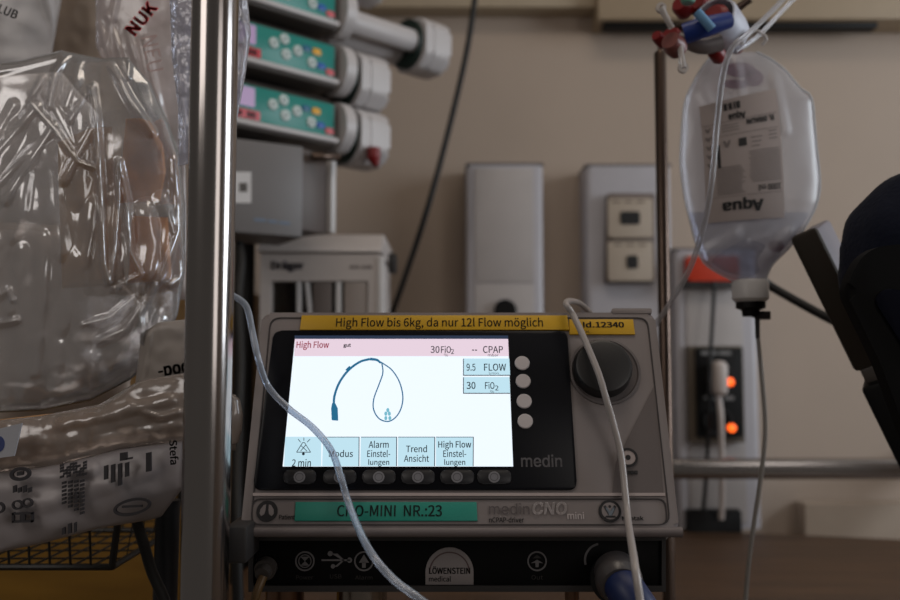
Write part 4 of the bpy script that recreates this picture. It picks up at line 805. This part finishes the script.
# 'pod' panel to the left of the pole
vf = pouch([(330, 140), (410, 132)], [(330, 192), (410, 192)], [(120, 345), (160, 322), (200, 318)], [(120, 420), (200, 404)], .70, .012, [([(150, 330), (140, 400)], 3, .002)], .002, .03, 41, nu=40, nv=40, power=.35)
PF = wallF(.690); k1 = Frame(PF.pt(*PF.px(161, 373)), PF.x, PF.y, PF.z).turned(10)
t = printed('white_packet', vf, mat('packet_white', (150, 142, 136), .4, var=.06), 'greyish white packet with black print beside the steel pole', [(k1, '-pod', -.002, -.006, .022, .008, ink, .03)], 'packet')
b = MB(); b.prism(PF, [PF.px(*q) for q in ((174, 374), (190, 371), (190, 383), (174, 385))], -.001, .0003, ink); b.build('printed_square', t)

# ------------------------------------------------------------------ wire basket
bk = thing('wire_basket', at(40, 570, .75), 'black wire basket under the plastic bags at the lower left', 'basket')
wire = mat('wire_black', (22, 20, 16), .45); z0 = at(100, 567, .74).z; xr = at(112, 567, .74).x; xl = -.62; yf, yb = .74, .90; z1 = z0 + .075; fl = .012
b = MB(); rimp = [(xl, yf - fl, z1), (xr + fl, yf - fl, z1), (xr + fl, yb + fl, z1), (xl, yb + fl, z1)]; bot = [(xl, yf, z0), (xr, yf, z0), (xr, yb, z0), (xl, yb, z0)]
for L_ in (bot,):
    for i in range(4): b.tube([L_[i], L_[(i + 1) % 4]], .0028, wire, per=2, seg=8)
b.tube([bot[1], rimp[1]], .003, wire, per=2, seg=8); b.tube([bot[2], rimp[2]], .003, wire, per=2, seg=8); b.tube([bot[0], rimp[0]], .003, wire, per=2, seg=8); b.tube([bot[3], rimp[3]], .003, wire, per=2, seg=8)
for i in range(4): b.tube([rimp[i], rimp[(i + 1) % 4]], .0025, wire, per=2, seg=8)
b.build('rim', bk)
b = MB(); x = xr - .017
while x > xl: b.tube([(x + .006, yb + fl, z1), (x, yb, z0), (x, yf, z0)], .0011, wire, per=1, seg=6); b.tube([(x, yf, z0), (x, yf - fl, z1)], .0011, wire, per=1, seg=6); x -= .0165
for k in range(1, 9): b.tube([(xl, yb + fl * k / 9, z0 + (z1 - z0) * k / 9), (xr + fl * k / 9, yb + fl * k / 9, z0 + (z1 - z0) * k / 9)], .0007, wire, per=1, seg=6)
for k in range(1, 5): y = yf + (yb - yf) * k / 5; b.tube([(xl, y, z0), (xr, y, z0), (xr + fl, y, z1)], .0009, wire, per=1, seg=6)
b.build('mesh', bk)
b = MB(); b.tube([(xr + fl, .80, z1 - .01), (xr + .06, .80, z1 - .012), (PX - .02, .66, z1 - .014), (PX, PY + PR + .004, z1 - .014)], .005, wire, per=3); b.build('bracket', bk)
# hoses under the bags
b = MB(); b.tube([at(133, 500, .69), at(138, 525, .7), at(144, 545, .7), at(152, 572, .7), at(166, 605, .7), at(170, 640, .7)], .0042, black2, per=6); tag(b.build('curved_black_hose'), 'thin curved black hose below the printed sack', 'hose')
b = MB(); b.tube([at(168, 500, .73), at(167, 540, .73), at(165, 600, .73), at(164, 680, .73)], .0095, mat('hose_dark_blue', (14, 17, 26), .5), per=4, seg=16); tag(b.build('straight_black_hose'), 'thick dark upright hose between curved hose and steel pole', 'hose')

# ------------------------------------------------------------------ tilted panel and navy cushion on the right
TY = .78
tp = thing('tilted_panel', at(880, 470, TY), 'dark tilted panel seen edge-on, right of the fluid bag', 'monitor')
A, E = at(803, 232, TY), at(869, 367, TY); lx = (E - A).normalized(); dp = V((.48, .86, .17)).normalized(); dp = (dp - lx * dp.dot(lx)).normalized(); th = dp.cross(lx)
pf = Frame(A, lx, th, dp); ln = (E - A).length
edge_m = mat('panel_edge', (50, 44, 38), .6, spec=.2); face_m = mat('panel_face', (120, 118, 128), .5)
b = MB(); b.box((ln / 2, 0, .0), (ln, .0235, .012), edge_m, bev=.004, F=pf); b.build('edge_frame', tp)
b = MB(); b.box((ln / 2, 0, .065), (ln - .004, .021, .118), face_m, bev=.004, F=pf); lab(b.build('panel', tp), 'grey panel face')
b = MB(); b.box((ln + .006, -.001 if th.x > 0 else .001, .01), (.014, .013, .03), mat('latch_grey', (82, 76, 72), .45), bev=.002, F=pf); b.build('latch', tp)
b = MB(); b.box((ln + .012 + .09, .0, .03), (.18, .024, .09), black, bev=.004, F=pf); b.build('lower_arm', tp)
CY = .66
cu = thing('navy_cushion', at(905, 480, CY + .04), 'dark navy cloth cushion in a black frame at the right edge', 'cushion')
navy = mat('navy_cloth', (22, 26, 40), .95, spec=.1, var=.2, scale=260, bump=.4, sheen=.05)
# cloth dome
t = bmesh.new(); bmesh.ops.create_uvsphere(t, u_segments=48, v_segments=32, radius=1)
cc = at(915, 264, CY + .06); kx = (CY + .05) / 900
for v in t.verts:
    d = v.co.copy(); f = 1 + .05 * noise.noise(d * 2.2) + .02 * noise.noise(d * 6)
    v.co = V((d.x * 72 * kx * f, d.y * .055 * f, d.z * 92 * kx * f)) + cc
b = MB(); b.take(t, navy); b.build('cloth_cover', cu, angle=80)
CF = wallF(CY - .02)
b = MB(); outer = [(846, 292), (853, 272), (862, 257), (876, 247), (900, 244), (960, 244), (960, 560), (944, 530), (920, 470), (898, 410), (880, 362)]
b.prism(CF, rpoly(pxp(CF, outer), .008), -.014, 0, mat('frame_black', (4, 4, 5), .7, spec=.15), bev=.006, seg=3); fm = b.build('frame', cu)
b = MB(); b.prism(CF, rpoly(pxp(CF, ((873, 300), (884, 288), (960, 300), (960, 400), (906, 352))), .006), -.001, .002, mat('navy_inset', (10, 12, 24), .9, spec=.1), bev=.001); lab(b.build('inset', cu), 'dark navy inset')
b = MB(); c = CF.px(1010, 540); b.box((c[0], (c[1]) / 2, -.025), (.04, c[1], .03), black, bev=.004, F=CF); b.build('support_post', cu)

# ------------------------------------------------------------------ light
w = bpy.data.worlds.new('room_air'); S.world = w; w.use_nodes = True
w.node_tree.nodes['Background'].inputs[0].default_value = (1.0, .92, .84, 1); w.node_tree.nodes['Background'].inputs[1].default_value = .08
def area(name, loc, target, sx, sy, power, col):
    l = bpy.data.lights.new(name, 'AREA'); l.shape = 'RECTANGLE'; l.size = sx; l.size_y = sy; l.energy = power; l.color = col
    o = bpy.data.objects.new(name, l); C.objects.link(o); o.location = loc; o.rotation_euler = (V(target) - V(loc)).to_track_quat('-Z', 'Y').to_euler(); return o
area('window_daylight', (WX - .005, (wy0 + wy1) / 2, (wz0 + wz1) / 2), (-1, (wy0 + wy1) / 2, (wz0 + wz1) / 2), .95, 1.0, 24, (.86, .93, 1.0))
area('ceiling_lamp', (.2, .5, 2.68), (.2, .5, 0), .9, .5, 5.0, (1.0, .86, .72))
area('right_fill', (1.55, -1.25, 1.7), (-.45, .75, 1.25), .8, 1.2, 5.6, (1.0, .93, .88))  # added fill from behind the camera, lifts the device and bags
area('left_fill', (-.85, -.15, 1.85), (-.4, .7, 1.25), .55, .5, 2.4, (1.0, .92, .86))  # added fill at the left near the camera, brightens the plastic bags
S.view_settings.view_transform = 'Standard'; S.view_settings.look = 'None'; S.view_settings.exposure = 0; S.view_settings.gamma = 1; S.view_settings.use_curve_mapping = False
S.cycles.transparent_max_bounces = 24; S.cycles.max_bounces = 8
